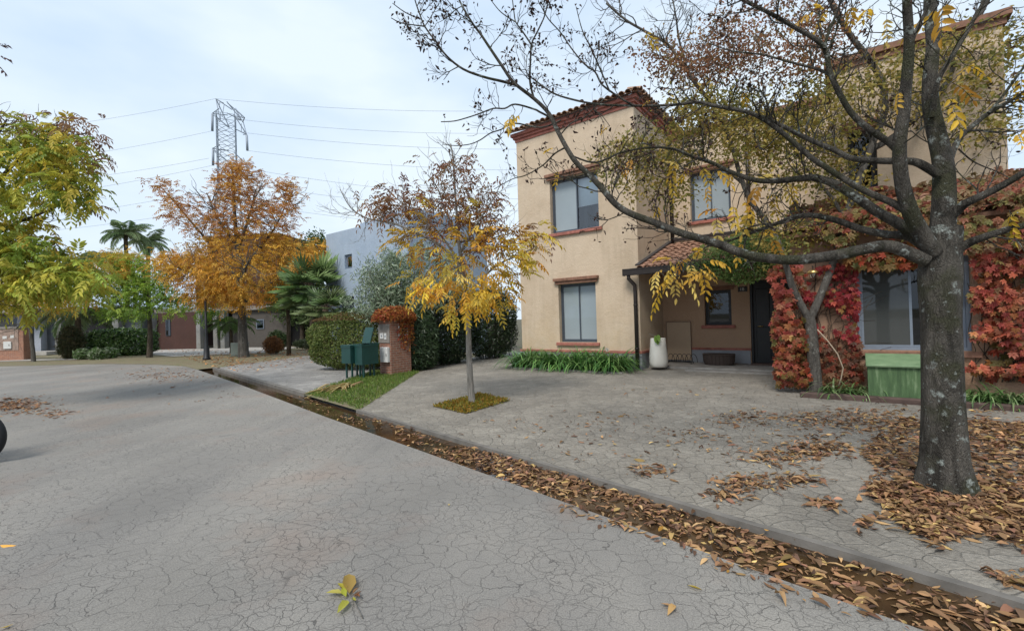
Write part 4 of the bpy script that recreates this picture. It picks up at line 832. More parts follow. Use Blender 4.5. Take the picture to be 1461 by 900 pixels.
class Tree:
    def __init__(s, seed=1): s.mb = MB(); s.tips = []; s.r = np.random.default_rng(seed); s.nodes = []
    def limb(s, pts, r0, r1, k=8, sub=4, wob=.0):
        P = spline(pts, sub); n = len(P)
        if wob: P[1:-1] += s.r.normal(0, wob, (n - 2, 3))
        rad = r0 + (r1 - r0) * np.linspace(0, 1, n) ** .8
        s.mb.tube(list(P), list(rad), k, False); s.nodes += [(P[i], norm(P[min(i + 1, n - 1)] - P[max(i - 1, 0)]), rad[i]) for i in range(n)]
        s.tips.append((P[-1], norm(P[-1] - P[-2]))); return P, rad
    def twig(s, p, d, L, r, lev, up=.15, spread=.75, kids=3):
        n = 5; pts = [p]; q = np.array(p); dd = norm(np.array(d, float))
        for i in range(n):
            dd = norm(dd + s.r.normal(0, .20, 3) + np.array([0, 0, up * .35])); q = q + dd * L / n; pts.append(q)
        s.mb.tube(pts, list(np.linspace(r, r * .45, n + 1)), 4 if r < .012 else 5, False)
        s.tips.append((pts[-1], dd))
        if lev > 0:
            for _ in range(kids):
                i = s.r.integers(1, n + 1); t = norm(np.array(pts[i]) - pts[i - 1])
                a = norm(np.cross(t, s.r.normal(size=3))); s.twig(pts[i], norm(t + a * spread), L * s.r.uniform(.45, .75), r * .6, lev - 1, up, spread, kids)
    def sprout(s, P, rad, n, L, rt, lev, f0=.2, up=.2, spread=1.0, kids=3, bias=None):
        m = len(P)
        for _ in range(n):
            i = int(s.r.uniform(f0, 1) * (m - 1)); t = norm(P[min(i + 1, m - 1)] - P[max(i - 1, 0)]); a = norm(np.cross(t, s.r.normal(size=3)))
            d = norm(t * .6 + a * spread + (0 if bias is None else np.array(bias)))
            s.twig(P[i], d, L * s.r.uniform(.6, 1.2), min(rt, rad[i] * .6), lev, up, .75, kids)
def blob_clumps(blobs, n, spread, r, per):
    """clump centres in ellipsoids (px x, y, rx, ry, depth Y, depth radius, weight), then points round each clump"""
    w_ = np.array([b[6] for b in blobs]); k = r.choice(len(blobs), n, p=w_ / w_.sum()); C_ = []
    for i in k:
        x, y, rx, ry, Y, rY, _ = blobs[i]
        v = norm(r.normal(size=3)) * r.uniform(.15, 1) ** .45
        C_.append(at(x + v[0] * rx, y + v[1] * ry, Y + v[2] * rY))
    C_ = np.array(C_); return C_
def crown_of(name, C_, per, spread, r): 
    P = np.repeat(C_, per, 0) + r.normal(0, spread, (len(C_) * per, 3)) * np.array([1, 1, .7]); return P
def A(pts): return [at(*p) for p in pts]

# ================================================================== the big tree by the driveway
T = Tree(21)
big = thing('large_ash_tree', 'large nearly bare tree with mossy lichened trunk in the driveway', 'tree', gpt(1348, 700))
gb_ = gpt(1348, 700); Yb = gb_[1] + .02
trunk_px = [(1350, 712), (1349, 690), (1347, 640), (1345, 560), (1343, 480), (1341, 410), (1342, 365), (1345, 325)]
P = spline([at(x, y, Yb) for x, y in trunk_px], 4); n = len(P)
hz = P[:, 2]; rad = np.interp(hz, [-.05, .06, .25, .7, 1.4, 1.75, 2.1], [.245, .200, .156, .134, .126, .140, .125])
T.mb.tube(list(P), list(rad), 20, False); T.nodes += [(P[i], np.array([0, 0, 1.]), rad[i]) for i in range(n)]
def L_(pts, Y0, Y1, r0, r1, k=8, sub=4):
    m = len(pts); return T.limb([at(x, y, Y0 + (Y1 - Y0) * (i / (m - 1))) for i, (x, y) in enumerate(pts)], r0 * .88, r1 * .88, k, sub)
LM = {}
LM['A'] = L_([(1343, 350), (1346, 310), (1347, 265), (1345, 230), (1336, 190), (1328, 150), (1327, 110), (1331, 60), (1326, 10), (1330, -60), (1336, -150)], Yb, Yb + .25, .105, .035, 12)
LM['A2'] = L_([(1330, 168), (1336, 124), (1347, 98), (1369, 64), (1389, 29), (1404, 0), (1425, -60)], Yb + .05, Yb - .1, .026, .012)
LM['B'] = L_([(1332, 360), (1318, 339), (1300, 305), (1289, 270), (1284, 235), (1284, 200), (1289, 165), (1292, 130), (1297, 70), (1295, 22), (1293, -20), (1290, -120)], Yb - .05, Yb - .35, .075, .028, 10)
LM['B2'] = L_([(1300, 62), (1309, 40), (1318, 22), (1327, 0), (1340, -50)], Yb - .25, Yb - .3, .018, .010)
LM['C'] = L_([(1287, 222), (1269, 204), (1242, 186), (1216, 163), (1197, 132), (1184, 102), (1177, 70), (1160, 54), (1140, 43), (1100, 20), (1060, 0), (1020, -25)], Yb - .15, Yb - .2, .030, .014)
LM['C2'] = L_([(1176, 70), (1181, 50), (1190, 28), (1200, 0), (1208, -40)], Yb - .2, Yb - .2, .014, .008)
LM['C3'] = L_([(1188, 110), (1170, 100), (1148, 94), (1120, 87), (1092, 79), (1068, 76), (1040, 72), (1012, 62)], Yb - .15, Yb + .5, .014, .006)
LM['D'] = L_([(1340, 250), (1313, 234), (1296, 230), (1269, 230), (1240, 229), (1212, 225), (1190, 214), (1165, 204), (1140, 192), (1108, 176), (1085, 166)], Yb, Yb + .55, .040, .018)
LM['E'] = L_([(1296, 303), (1276, 291), (1258, 283), (1229, 270), (1202, 254), (1180, 240), (1156, 224), (1124, 196), (1092, 172), (1066, 160), (1040, 155), (1014, 150), (996, 146), (970, 149), (940, 151), (898, 151), (853, 149), (816, 142), (787, 132), (760, 112)], Yb - .1, Yb + .75, .034, .008)
LM['E3'] = L_([(905, 151), (890, 143), (860, 122), (849, 103), (833, 91), (815, 69), (800, 47), (782, 27), (770, 5)], Yb + .55, Yb + .6, .012, .005)
LM['E4'] = L_([(870, 131), (845, 73), (835, 53), (829, 38), (822, 10)], Yb + .55, Yb + .5, .009, .004)
LM['F'] = L_([(1322, 372), (1295, 360), (1273, 352), (1251, 352), (1218, 359), (1173, 367), (1129, 371), (1084, 367), (1055, 360), (1030, 350), (1005, 342), (970, 332), (935, 318), (900, 305), (878, 291), (858, 268), (840, 249), (822, 232), (810, 214), (797, 190), (783, 162), (762, 141), (733, 118), (716, 94), (699, 69), (685, 48), (673, 32), (655, 0), (640, -40)], Yb - .04, Yb + .75, .062, .008, 10)
LM['F2'] = L_([(738, 122), (715, 116), (690, 110), (661, 99), (638, 81), (622, 60), (606, 38), (598, 18), (592, 0), (585, -30)], Yb + .65, Yb + .55, .016, .006)
LM['F2b'] = L_([(606, 38), (590, 36), (572, 33), (558, 26)], Yb + .58, Yb + .55, .007, .004)
LM['F2c'] = L_([(600, 28), (578, 18), (560, 5)], Yb + .57, Yb + .5, .007, .004)
LM['F3'] = L_([(762, 142), (757, 122), (756, 107), (757, 85), (758, 64), (767, 45), (777, 23), (782, 0), (786, -30)], Yb + .65, Yb + .75, .014, .006)
LM['F3b'] = L_([(758, 64), (746, 46), (736, 32), (733, 15), (730, -10)], Yb + .72, Yb + .72, .010, .005)
LM['F3c'] = L_([(736, 32), (715, 18), (700, 0)], Yb + .72, Yb + .7, .007, .004)
LM['F4'] = L_([(786, 168), (770, 160), (762, 156), (735, 149), (720, 155), (704, 155), (685, 162), (667, 168), (648, 173), (629, 174)], Yb + .6, Yb + .5, .012, .005)
LM['F5'] = L_([(800, 172), (772, 182), (733, 176), (715, 185), (700, 190), (685, 200), (670, 206), (650, 208), (632, 206)], Yb + .6, Yb + .6, .010, .004)
LM['F6'] = L_([(808, 210), (792, 219), (777, 234), (762, 244), (748, 251), (730, 256), (705, 270)], Yb + .55, Yb + .6, .010, .004)
LM['F7'] = L_([(800, 192), (815, 176), (833, 168), (850, 152), (866, 138)], Yb + .6, Yb + .4, .008, .004)
LM['F8'] = L_([(815, 222), (845, 232), (868, 226), (883, 219), (921, 211), (960, 212), (990, 224)], Yb + .55, Yb + .5, .009, .012)
LM['G'] = L_([(1318, 350), (1295, 337), (1262, 334), (1229, 327), (1195, 315), (1164, 308), (1138, 308), (1113, 317), (1084, 328), (1060, 337), (1035, 345), (1008, 352)], Yb + .04, Yb + 1.0, .050, .008)
LM['G2'] = L_([(1150, 308), (1115, 318), (1080, 322), (1050, 331), (1030, 340)], Yb + .6, Yb + .7, .010, .004)
LM['H'] = L_([(1328, 345), (1300, 330), (1275, 315), (1251, 302), (1218, 279), (1191, 263), (1164, 254), (1140, 255), (1112, 258), (1084, 258), (1060, 252), (1035, 242), (1013, 231), (984, 222), (965, 214), (940, 210), (915, 204)], Yb, Yb + .9, .058, .008)
LM['I'] = L_([(1348, 318), (1367, 299), (1380, 289), (1402, 279), (1424, 268), (1447, 255), (1470, 240), (1510, 215), (1560, 180)], Yb, Yb - .45, .045, .02)
LM['J'] = L_([(1352, 368), (1380, 348), (1402, 339), (1436, 328), (1465, 321), (1520, 305), (1580, 270)], Yb - .03, Yb - .5, .042, .02)
LM['K'] = L_([(1353, 235), (1360, 215), (1371, 195), (1391, 177), (1413, 160), (1436, 147), (1465, 130), (1520, 95)], Yb + .08, Yb + .15, .030, .014)
LM['K2'] = L_([(1410, 162), (1427, 142), (1447, 115), (1461, 95), (1485, 55)], Yb + .1, Yb + .1, .015, .008)
LM['K3'] = L_([(1380, 187), (1405, 187), (1442, 188), (1480, 180)], Yb + .1, Yb + .5, .009, .004)
LM['K4'] = L_([(1368, 213), (1385, 228), (1402, 237), (1425, 246), (1445, 257)], Yb + .1, Yb + .4, .008, .004)
LM['Hg'] = L_([(1015, 346), (992, 366), (972, 390), (955, 408), (940, 420)], Yb + .35, Yb + .35, .008, .003)
# twigs
for k, cnt, ln, lv in (('F', 26, .36, 2), ('F2', 13, .30, 2), ('F3', 11, .28, 2), ('F3b', 4, .2, 1), ('F4', 7, .22, 1), ('F5', 6, .22, 1), ('F6', 6, .2, 1), ('F7', 4, .2, 1), ('F8', 9, .28, 2), ('E', 22, .34, 2), ('E3', 13, .26, 2), ('E4', 6, .22, 1), ('D', 14, .32, 2), ('C', 12, .34, 2), ('C2', 4, .25, 1), ('C3', 9, .26, 2), ('H', 15, .34, 2), ('G', 13, .32, 2), ('G2', 5, .24, 1),
                   ('A', 10, .35, 2), ('A2', 6, .3, 1), ('B', 8, .3, 2), ('I', 5, .3, 1), ('J', 4, .3, 1), ('K', 12, .34, 2), ('K2', 7, .28, 1), ('K3', 6, .25, 1), ('K4', 7, .22, 1)):
    P, rd = LM[k]; T.sprout(P, rd, cnt, ln, .0075, lv, .35 if k in 'ABCDEFGHIJK' else .15, .22)
# dried dark seed-and-leaf clusters on the twig ends
tp = [t for t in T.tips if (t[0][0] < 1.9 or T.r.random() < .25)]
idx = T.r.choice(len(tp), int(len(tp) * .62), False)
C0 = np.array([tp[i][0] for i in idx]); C0 = np.repeat(C0, 2, 0) + T.r.normal(0, .016, (len(C0) * 2, 3)); m = len(C0)
leaf_obj('dried_leaf_clusters', C0, rdir(m, -.6, T.r), rdir(m, 0, T.r), T.r.uniform(.022, .05, m), T.r.uniform(.012, .026, m), palette(m, [(.035, .022, .02), (.06, .035, .028), (.085, .05, .035)], None, .2, T.r), MAT['leafdry'], big, .3, .3)
# the few yellow compound leaves still hanging
yl = [(1345, 2, .22, Yb - .3), (1352, 8, .2, Yb - .32), (1362, 120, .17, Yb), (1350, 132, .2, Yb - .05), (1375, 92, .13, Yb), (1393, 88, .11, Yb + .05), (1283, 128, .1, Yb - .35), (1458, 105, .16, Yb), (1461, 180, .15, Yb - .2), (1452, 190, .12, Yb), (1463, 295, .18, Yb - .4), (1440, 300, .14, Yb - .3),
      (1186, 8, .16, Yb), (1170, 12, .15, Yb), (1215, 5, .14, Yb), (1240, 12, .16, Yb - .1), (1265, 20, .12, Yb), (1178, 18, .1, Yb), (1018, 240, .16, Yb + .6), (1000, 236, .14, Yb + .6), (965, 225, .16, Yb + .6), (958, 250, .14, Yb + .6), (1070, 268, .2, Yb + .7), (1085, 262, .2, Yb + .7), (1062, 285, .18, Yb + .7), (1100, 270, .18, Yb + .7), (1078, 290, .2, Yb + .7), (1045, 288, .18, Yb + .6), (1030, 300, .17, Yb + .6),
      (1022, 305, .16, Yb + .6), (1088, 332, .18, Yb + .8), (1100, 338, .16, Yb + .8), (1062, 342, .14, Yb + .8), (870, 180, .07, Yb + .4), (862, 176, .06, Yb + .4), (792, 212, .10, Yb + .55), (797, 240, .10, Yb + .55), (744, 160, .14, Yb + .5), (728, 168, .12, Yb + .5), (735, 158, .12, Yb + .5), (918, 45, .12, Yb + .5), (1060, 130, .1, Yb + .4), (930, 145, .08, Yb + .5), (985, 240, .12, Yb + .6), (1120, 255, .13, Yb + .6), (1130, 260, .13, Yb + .6), (1010, 262, .12, Yb + .6), (1380, 240, .0, Yb),
      (940, 290, .12, Yb + .5), (950, 232, .13, Yb + .6), (900, 225, .11, Yb + .6), (1045, 250, .13, Yb + .6), (882, 232, .10, Yb + .5)]
for k in range(26):
    f = T.r.random(); yl.append((1015 - 75 * f + T.r.normal(0, 16), 368 + 26 * f + T.r.normal(0, 12), T.r.uniform(.10, .16), Yb + .35 + T.r.normal(0, .10)))
yl = [q for q in yl if q[2] > 0]
C0 = np.array([at(x, y, Y) for x, y, _, Y in yl]); D0 = T.r.normal(0, .5, (len(yl), 3)); D0[:, 2] -= .45; D0[:, 0] -= .1
Lg = np.array([q[2] for q in yl]) * 1.25
col = palette(len(yl), [(.66, .42, .04), (.60, .35, .05), (.66, .50, .14), (.5, .24, .04)], [3, 3, 2.4, 1], .1, T.r)
cc = pinnate(C0, D0, Lg, col, 4, .36, .42, .7, T.r)
leaf_obj('yellow_leaves', *cc, MAT['leaf'], big)
tw = T.mb
nd = np.array([q[0] for q in T.nodes])
for c, d, l in zip(C0, norm(D0), Lg):
    j = np.argmin(((nd - c) ** 2).sum(1)); mid = (c + nd[j]) / 2 + np.array([0, 0, .03]); tw.tube([nd[j], mid, c], [.005, .004, .003], 4, False)
    tw.tube([c + d * l * f - np.array([0, 0, 1.]) * l * .7 * f * f * .5 for f in np.linspace(0, 1, 5)], .0022, 3, False)
T.mb.build('trunk', MAT['bark_big'], big)

# ================================================================== small-leaved tree in the border (in front of the wing)
T = Tree(8)
YP = at(1160, 560, 1)[1] * 0 + (lambda d: 9.33 / (d[:2] @ N2) * d[1])(ray(1163, 556))
sm = thing('small_leaved_tree', 'forked grey tree with small olive and russet leaves in the wing border', 'tree', at(1163, 556, YP))
T.limb([at(x, y, YP) for x, y in ((1164, 562), (1163, 540), (1160, 505), (1157, 470), (1153, 448))], .105, .085, 14)
a = T.limb([at(x, y, YP + d) for x, y, d in ((1155, 456, 0), (1143, 435, 0), (1130, 408, 0), (1122, 380, .05), (1110, 345, .15), (1090, 312, .3), (1070, 285, .4), (1056, 250, .5), (1046, 215, .55), (1032, 180, .6), (1012, 145, .6), (990, 115, .6), (971, 89, .6), (953, 64, .6), (924, 47, .6), (893, 29, .6), (865, 5, .6))], .062, .018, 10)
b = T.limb([at(x, y, YP + d) for x, y, d in ((1155, 456, 0), (1167, 430, 0), (1180, 398, 0), (1192, 365, 0), (1205, 315, 0), (1222, 265, 0), (1245, 205, .05), (1262, 160, .1), (1258, 118, .1), (1238, 82, .1), (1220, 60, .1), (1202, 33, .1), (1185, 0, .1), (1170, -50, .1))], .066, .04, 10)
c = T.limb([at(x, y, YP + d) for x, y, d in ((1240, 215, .05), (1275, 195, .1), (1312, 160, .15), (1329, 110, .2), (1332, 60, .2), (1334, 10, .2), (1338, -50, .2))], .055, .03, 8)
d = T.limb([at(x, y, YP + q) for x, y, q in ((1300, 175, .1), (1335, 140, .1), (1357, 104, .1), (1366, 73, .1), (1386, 45, .1), (1410, 0, .1), (1430, -50, 0))], .05, .025, 8)
e = T.limb([at(x, y, YP + q) for x, y, q in ((1002, 132, .6), (985, 110, .6), (975, 80, .6), (968, 53, .6), (965, 29, .6), (960, 0, .6))], .03, .012, 6)
f = T.limb([at(x, y, YP + q) for x, y, q in ((1060, 262, .5), (1030, 240, .7), (990, 225, .8), (950, 215, .8), (915, 222, .8), (880, 240, .8))], .028, .008, 6)
g = T.limb([at(x, y, YP + q) for x, y, q in ((1206, 312, 0), (1185, 280, .2), (1150, 240, .4), (1125, 200, .5), (1108, 160, .5))], .035, .01, 6)
h = T.limb([at(x, y, YP + q) for x, y, q in ((1365, 85, .1), (1400, 70, 0), (1440, 60, -.1), (1480, 45, -.2))], .025, .01, 6)
for q, n_, l_ in ((a, 34, .75), (b, 22, .8), (c, 12, .7), (d, 14, .7), (e, 8, .6), (f, 16, .6), (g, 14, .7), (h, 10, .6)): T.sprout(*q, n_, l_, .012, 2, .45, .1)
T.mb.build('trunk', MAT['bark_grey'], sm)
r = np.random.default_rng(31)
oliv = [(.22, .21, .055), (.29, .25, .065), (.36, .27, .07), (.18, .19, .05), (.44, .32, .09)]; russ = [(.28, .13, .07), (.34, .17, .085), (.23, .12, .07), (.27, .20, .08)]
def small_crown(name, blobs, nc, per, sp, cols, L0, L1, mat, par, rr, wr=.5, up=.2):
    C_ = blob_clumps(blobs, nc, sp, rr, per); P = crown_of(name, C_, per, sp, rr); m = len(P)
    cl = np.repeat(palette(len(C_), cols, None, .12, rr), per, 0) * np.exp(rr.normal(0, .14, (m, 1)))
    L = rr.uniform(L0, L1, m)
    return leaf_obj(name, P, rdir(m, -up, rr), rdir(m, .8, rr), L, L * wr, cl, mat, par, .2, .2), C_
YQ = YP + .4
small_crown('crown', [(1065, 185, 85, 50, YQ, .9, 3), (1135, 215, 75, 60, YQ, .9, 3), (960, 205, 55, 40, YQ + .3, .6, 1.6), (895, 235, 42, 38, YQ + .4, .5, 1.3), (1195, 145, 65, 55, YP, .8, 2), (1010, 155, 60, 35, YQ, .8, 1.5), (1125, 340, 90, 26, YQ - .2, .6, 1.0), (1290, 120, 55, 60, YP, .7, 1.4), (1395, 75, 75, 38, YP - .2, .6, 2.0), (1390, 160, 60, 60, YP - .2, .5, 1.0), (1210, 260, 40, 50, YP + .2, .5, .7), (950, 270, 45, 35, YQ + .4, .4, .7)], 640, 25, .17, oliv, .05, .095, MAT['leaf'], sm, r)
small_crown('russet_crown', [(985, 90, 72, 34, YQ, .6, 2.2), (1100, 85, 75, 42, YQ, .7, 2.0), (1060, 40, 55, 35, YQ, .6, 1.2), (930, 75, 28, 24, YQ, .4, .5), (1180, 60, 50, 50, YP, .6, .8), (1140, 20, 60, 30, YQ, .5, .7)], 250, 26, .16, russ, .04, .08, MAT['leaf'], sm, r)

# ================================================================== young ash in its square pit
T = Tree(3); P0 = gpt(673, 574); Yt = P0[1]
ya = thing('young_ash_tree', 'slim young tree with yellow lower and purple-brown upper leaves in a square pit', 'tree', P0)
tr = T.limb([at(x, y, Yt) for x, y in ((674, 578), (671, 545), (669, 500), (668, 460), (666, 430), (661, 390), (655, 350), (652, 310), (649, 270), (647, 232), (643, 205))], .068, .010, 12)
b1 = T.limb(A([(664, 405, Yt), (650, 372, Yt - .2), (630, 352, Yt - .3), (600, 335, Yt - .4), (565, 320, Yt - .4), (540, 315, Yt - .4), (520, 310, Yt - .4), (500, 296, Yt - .4), (485, 270, Yt - .4)]), .035, .006, 7)
b2 = T.limb(A([(666, 425, Yt), (690, 395, Yt), (715, 375, Yt + .1), (745, 362, Yt + .2), (768, 350, Yt + .2)]), .03, .007, 7)
b3 = T.limb(A([(660, 380, Yt), (632, 340, Yt + .3), (605, 310, Yt + .4), (575, 290, Yt + .4), (555, 275, Yt + .4)]), .028, .006, 6)
b4 = T.limb(A([(657, 360, Yt), (680, 320, Yt - .3), (700, 290, Yt - .3), (715, 262, Yt - .3)]), .028, .006, 6)
b5 = T.limb(A([(667, 440, Yt), (640, 425, Yt - .5), (620, 420, Yt - .7), (600, 410, Yt - .8)]), .022, .006, 6)
b6 = T.limb(A([(667, 440, Yt), (690, 430, Yt - .5), (715, 420, Yt - .6)]), .02, .006, 6)
b7 = T.limb(A([(654, 340, Yt), (635, 300, Yt), (625, 270, Yt), (612, 250, Yt)]), .02, .005, 6)
b8 = T.limb(A([(655, 345, Yt), (700, 340, Yt + .4), (740, 330, Yt + .5)]), .02, .005, 6)
T.sprout(*b1, 16, .5, .007, 2, .3, .3)
for q in (b2, b3, b4, b7, b8): T.sprout(*q, 11, .5, .007, 1, .3, .3)
T.sprout(*tr, 18, .5, .008, 1, .5, .4)
T.mb.build('trunk', MAT['bark_young'], ya)
r = np.random.default_rng(5)
def pin_crown(name, blobs, nc, per, sp, cols, wts, L0, L1, par, rr, pairs=4, lw=.3, droop=.6, mat='leaf', out=None):
    C_ = blob_clumps(blobs, nc, sp, rr, per); P = crown_of(name, C_, per, sp, rr); m = len(P)
    cl = np.repeat(palette(len(C_), cols, wts, .13, rr), per, 0) * np.exp(rr.normal(0, .12, (m, 1)))
    D = rdir(m, -.25, rr)
    if out is not None: D = norm(D + .9 * norm(P - np.array(out)))
    return leaf_obj(name, *pinnate(P, D, rr.uniform(L0, L1, m), cl, pairs, lw, .40, droop, rr), MAT[mat], par)
yel = [(.72, .48, .05), (.64, .42, .05), (.56, .46, .07), (.64, .32, .04), (.42, .21, .05), (.78, .60, .16)]
ctr = at(660, 370, Yt)
pin_crown('lower_crown', [(665, 345, 75, 28, Yt, .8, 2.4), (720, 355, 48, 28, Yt, .5, 1.5), (690, 395, 50, 24, Yt, .6, 1.5), (640, 385, 32, 24, Yt - .3, .5, 1.0), (610, 405, 26, 12, Yt - .6, .3, 1.1), (655, 430, 24, 20, Yt - .5, .35, .8), (695, 425, 32, 12, Yt - .4, .4, .8), (600, 340, 36, 16, Yt - .2, .5, .7), (650, 305, 60, 16, Yt, .5, .5), (755, 345, 18, 22, Yt + .1, .3, .6)], 118, 4, .12, yel, [3, 3, 2, 2, 1.2, 1.2], .20, .34, ya, r, 4, .30, .45, out=ctr)
brn = [(.22, .095, .06), (.17, .08, .065), (.30, .14, .05), (.25, .16, .08)]
pin_crown('upper_crown', [(650, 270, 48, 36, Yt, .6, 2), (585, 285, 42, 28, Yt - .1, .5, 1.6), (690, 290, 36, 28, Yt, .5, 1.4), (545, 292, 24, 18, Yt - .3, .3, .8), (620, 312, 60, 20, Yt, .6, 1.4), (650, 238, 24, 18, Yt, .3, .6), (700, 320, 36, 20, Yt, .5, .8), (660, 345, 90, 26, Yt, .7, 1.0), (750, 335, 20, 20, Yt, .4, .5)], 210, 3, .12, brn, None, .16, .28, ya, r, 3, .28, .8)
# its pit: square of low ground cover
pit = [gpt(x, y) for x, y in ((617, 580), (665, 590.5), (728, 571.5), (684, 561.5))]
mb = MB(); mb.add([p + np.array([0, 0, .006]) for p in pit], [(0, 1, 2, 3)]); struct(mb.build('tree_pit_soil', MAT['earth']))
r = np.random.default_rng(12); m = 2600; s_, t_ = r.random((2, m)); 
P = (pit[0] * ((1 - s_) * (1 - t_))[:, None] + pit[1] * (s_ * (1 - t_))[:, None] + pit[2] * (s_ * t_)[:, None] + pit[3] * ((1 - s_) * t_)[:, None]); P[:, 2] += .006
stuff(leaf_obj('pit_ground_cover', P, rdir(m, 1.0, r), rdir(m, .3, r), r.uniform(.03, .075, m), r.uniform(.014, .03, m), palette(m, [(.22, .20, .03), (.30, .22, .03), (.14, .16, .03), (.36, .17, .03)], None, .2, r), MAT['leaf']), 'low yellow-green ground cover filling the square pit of the young tree', 'ground cover')

# ================================================================== the orange tree, the trees of the left side
T = Tree(14); P0 = gpt(347, 509); Yo = P0[1]; km = Yo / F_
ot = thing('orange_tree', 'broad orange-brown autumn tree beside the pale green cabinets', 'tree', P0)
tr = T.limb([at(x, y, Yo) for x, y in ((348, 512), (347, 495), (346, 470), (345, 440), (344, 415), (341, 385), (338, 350), (335, 310), (333, 270), (331, 240))], .27, .04, 12)
for pts in ([(345, 430, 0), (320, 405, -.5), (290, 392, -1), (255, 385, -1.2)], [(345, 435, 0), (375, 410, -.6), (410, 395, -1), (450, 385, -1.2)], [(342, 400, 0), (310, 360, .4), (280, 325, .6), (250, 290, .6), (228, 265, .6)], [(341, 395, 0), (370, 355, .3), (395, 320, .4), (412, 280, .4)], [(338, 360, 0), (355, 310, -.6), (365, 270, -.6)], [(344, 410, 0), (350, 385, -2), (355, 372, -3)], [(344, 410, 0), (345, 380, 2), (350, 360, 3)], [(338, 350, 0), (310, 310, -.4), (295, 275, -.4)]):
    q = T.limb([at(x, y, Yo + d) for x, y, d in pts], .10, .02, 6); T.sprout(*q, 12, 1.2, .02, 1, .3, .3)
T.mb.build('trunk', MAT['bark_grey'], ot)
r = np.random.default_rng(77); ctr = at(342, 370, Yo)
pin_crown('upper_crown', [(338, 262, 34, 26, Yo, 1.6, 1.6), (335, 305, 52, 32, Yo, 2, 2.4), (255, 296, 26, 24, Yo, 1.1, 1.0), (238, 268, 16, 14, Yo, .8, .4), (395, 310, 28, 34, Yo, 1.3, 1.3), (408, 275, 14, 20, Yo, .8, .5), (300, 325, 34, 18, Yo, 1.4, .7), (335, 245, 20, 14, Yo, 1, .5)], 400, 7, .24, [(.44, .20, .06), (.52, .25, .055), (.34, .15, .06), (.58, .32, .06)], None, .22, .38, ot, r, 3, .34, .5, out=ctr)
pin_crown('lower_crown', [(340, 385, 105, 30, Yo, 2.6, 3), (410, 370, 52, 30, Yo, 2, 2), (290, 385, 55, 28, Yo - .4, 2, 1.6), (345, 350, 75, 26, Yo, 2, 2.2), (245, 375, 32, 20, Yo, 1.2, .9), (345, 418, 60, 16, Yo - .5, 2, 1.2), (300, 415, 55, 16, Yo - .5, 1.6, .8), (450, 362, 20, 16, Yo, 1, .5)], 640, 7, .25, [(.64, .35, .04), (.58, .29, .04), (.66, .42, .07), (.46, .21, .04), (.52, .34, .07)], None, .24, .40, ot, r, 3, .34, .5, out=ctr)

# left street tree (trunk outside the picture)
T = Tree(15); XL = at(-110, 640, 9.2); XL[2] = 0
lt = thing('left_street_tree', 'leaning green-gold street tree reaching in from the left edge', 'tree', XL)
tr = T.limb([XL + np.array(p) for p in ((0, 0, -.05), (.05, 0, .8), (.0, .05, 1.8), (.15, .1, 2.8), (.3, .15, 3.8), (.35, .2, 4.8))], .16, .05, 12)
for pts in ([XL + np.array((.1, .1, 2.4)), at(-40, 430, 9.2), at(20, 390, 9.2), at(75, 380, 9.2)], [XL + np.array((.15, .1, 2.8)), at(-30, 350, 9.2), at(20, 320, 9.1), at(70, 300, 9.0), at(105, 280, 9.0)], [XL + np.array((.3, .15, 3.6)), at(0, 255, 9.2), at(30, 225, 9.2), at(80, 200, 9.2), at(125, 190, 9.2)], [XL + np.array((.35, .2, 4.4)), at(-10, 200, 9.2), at(10, 170, 9.2)], [XL + np.array((.05, .05, 2.0)), at(-50, 440, 8.6), at(0, 430, 8.4)]):
    q = T.limb(pts, .05, .012, 7); T.sprout(*q, 12, .6, .009, 1, .3, .1)
T.mb.build('trunk', MAT['bark_dark'], lt)
r = np.random.default_rng(78)
pin_crown('crown', [(30, 215, 60, 42, 9.2, .8, 2.0), (85, 208, 44, 34, 9.2, .7, 1.6), (95, 262, 40, 32, 9.1, .6, 1.3), (12, 290, 34, 30, 9.2, .8, 1.1), (20, 352, 60, 32, 9.2, .8, 2.2), (80, 388, 58, 24, 9.3, .8, 1.6), (20, 405, 55, 30, 9.0, .8, 1.4), (-40, 300, 60, 110, 9.2, 1, 2.0), (130, 395, 40, 22, 9.6, .5, .6)], 380, 5, .16, [(.36, .40, .06), (.48, .45, .07), (.56, .45, .07), (.25, .34, .06), (.60, .44, .07)], [3, 3, 2.4, 2.4, .8], .22, .38, lt, r, 5, .32, .7)
pin_crown('russet_tips', [(120, 185, 22, 14, 9.2, .5, 1), (75, 172, 50, 8, 9.2, .5, .8), (135, 225, 10, 26, 9.2, .4, .6), (95, 330, 10, 20, 9.2, .3, .4), (20, 165, 30, 8, 9.2, .4, .4), (125, 280, 12, 16, 9, .3, .4)], 34, 3, .10, [(.26, .14, .09), (.32, .18, .09), (.20, .12, .09)], None, .18, .3, lt, r, 4, .30, .9)
# sprig of the same street tree family entering higher up
T = Tree(16); q = T.limb([XL + np.array((.35, .2, 4.7)), at(-80, 130, 8.4), at(-40, 90, 8.3), at(-10, 80, 8.2)], .03, .008, 6); T.mb.build('high_branch', MAT['bark_dark'], lt)
C0 = A([(-4, 66, 8.2), (-4, 80, 8.2), (-6, 92, 8.2)]); m = 3
leaf_obj('branch_leaves', *pinnate(np.array(C0), np.array([(1, 0, .3), (1, 0, -.1), (.8, 0, -.6)]), [.2, .22, .2], palette(m, [(.10, .05, .045)]), 3, .36, .5, .5, r), MAT['leafdry'], lt)

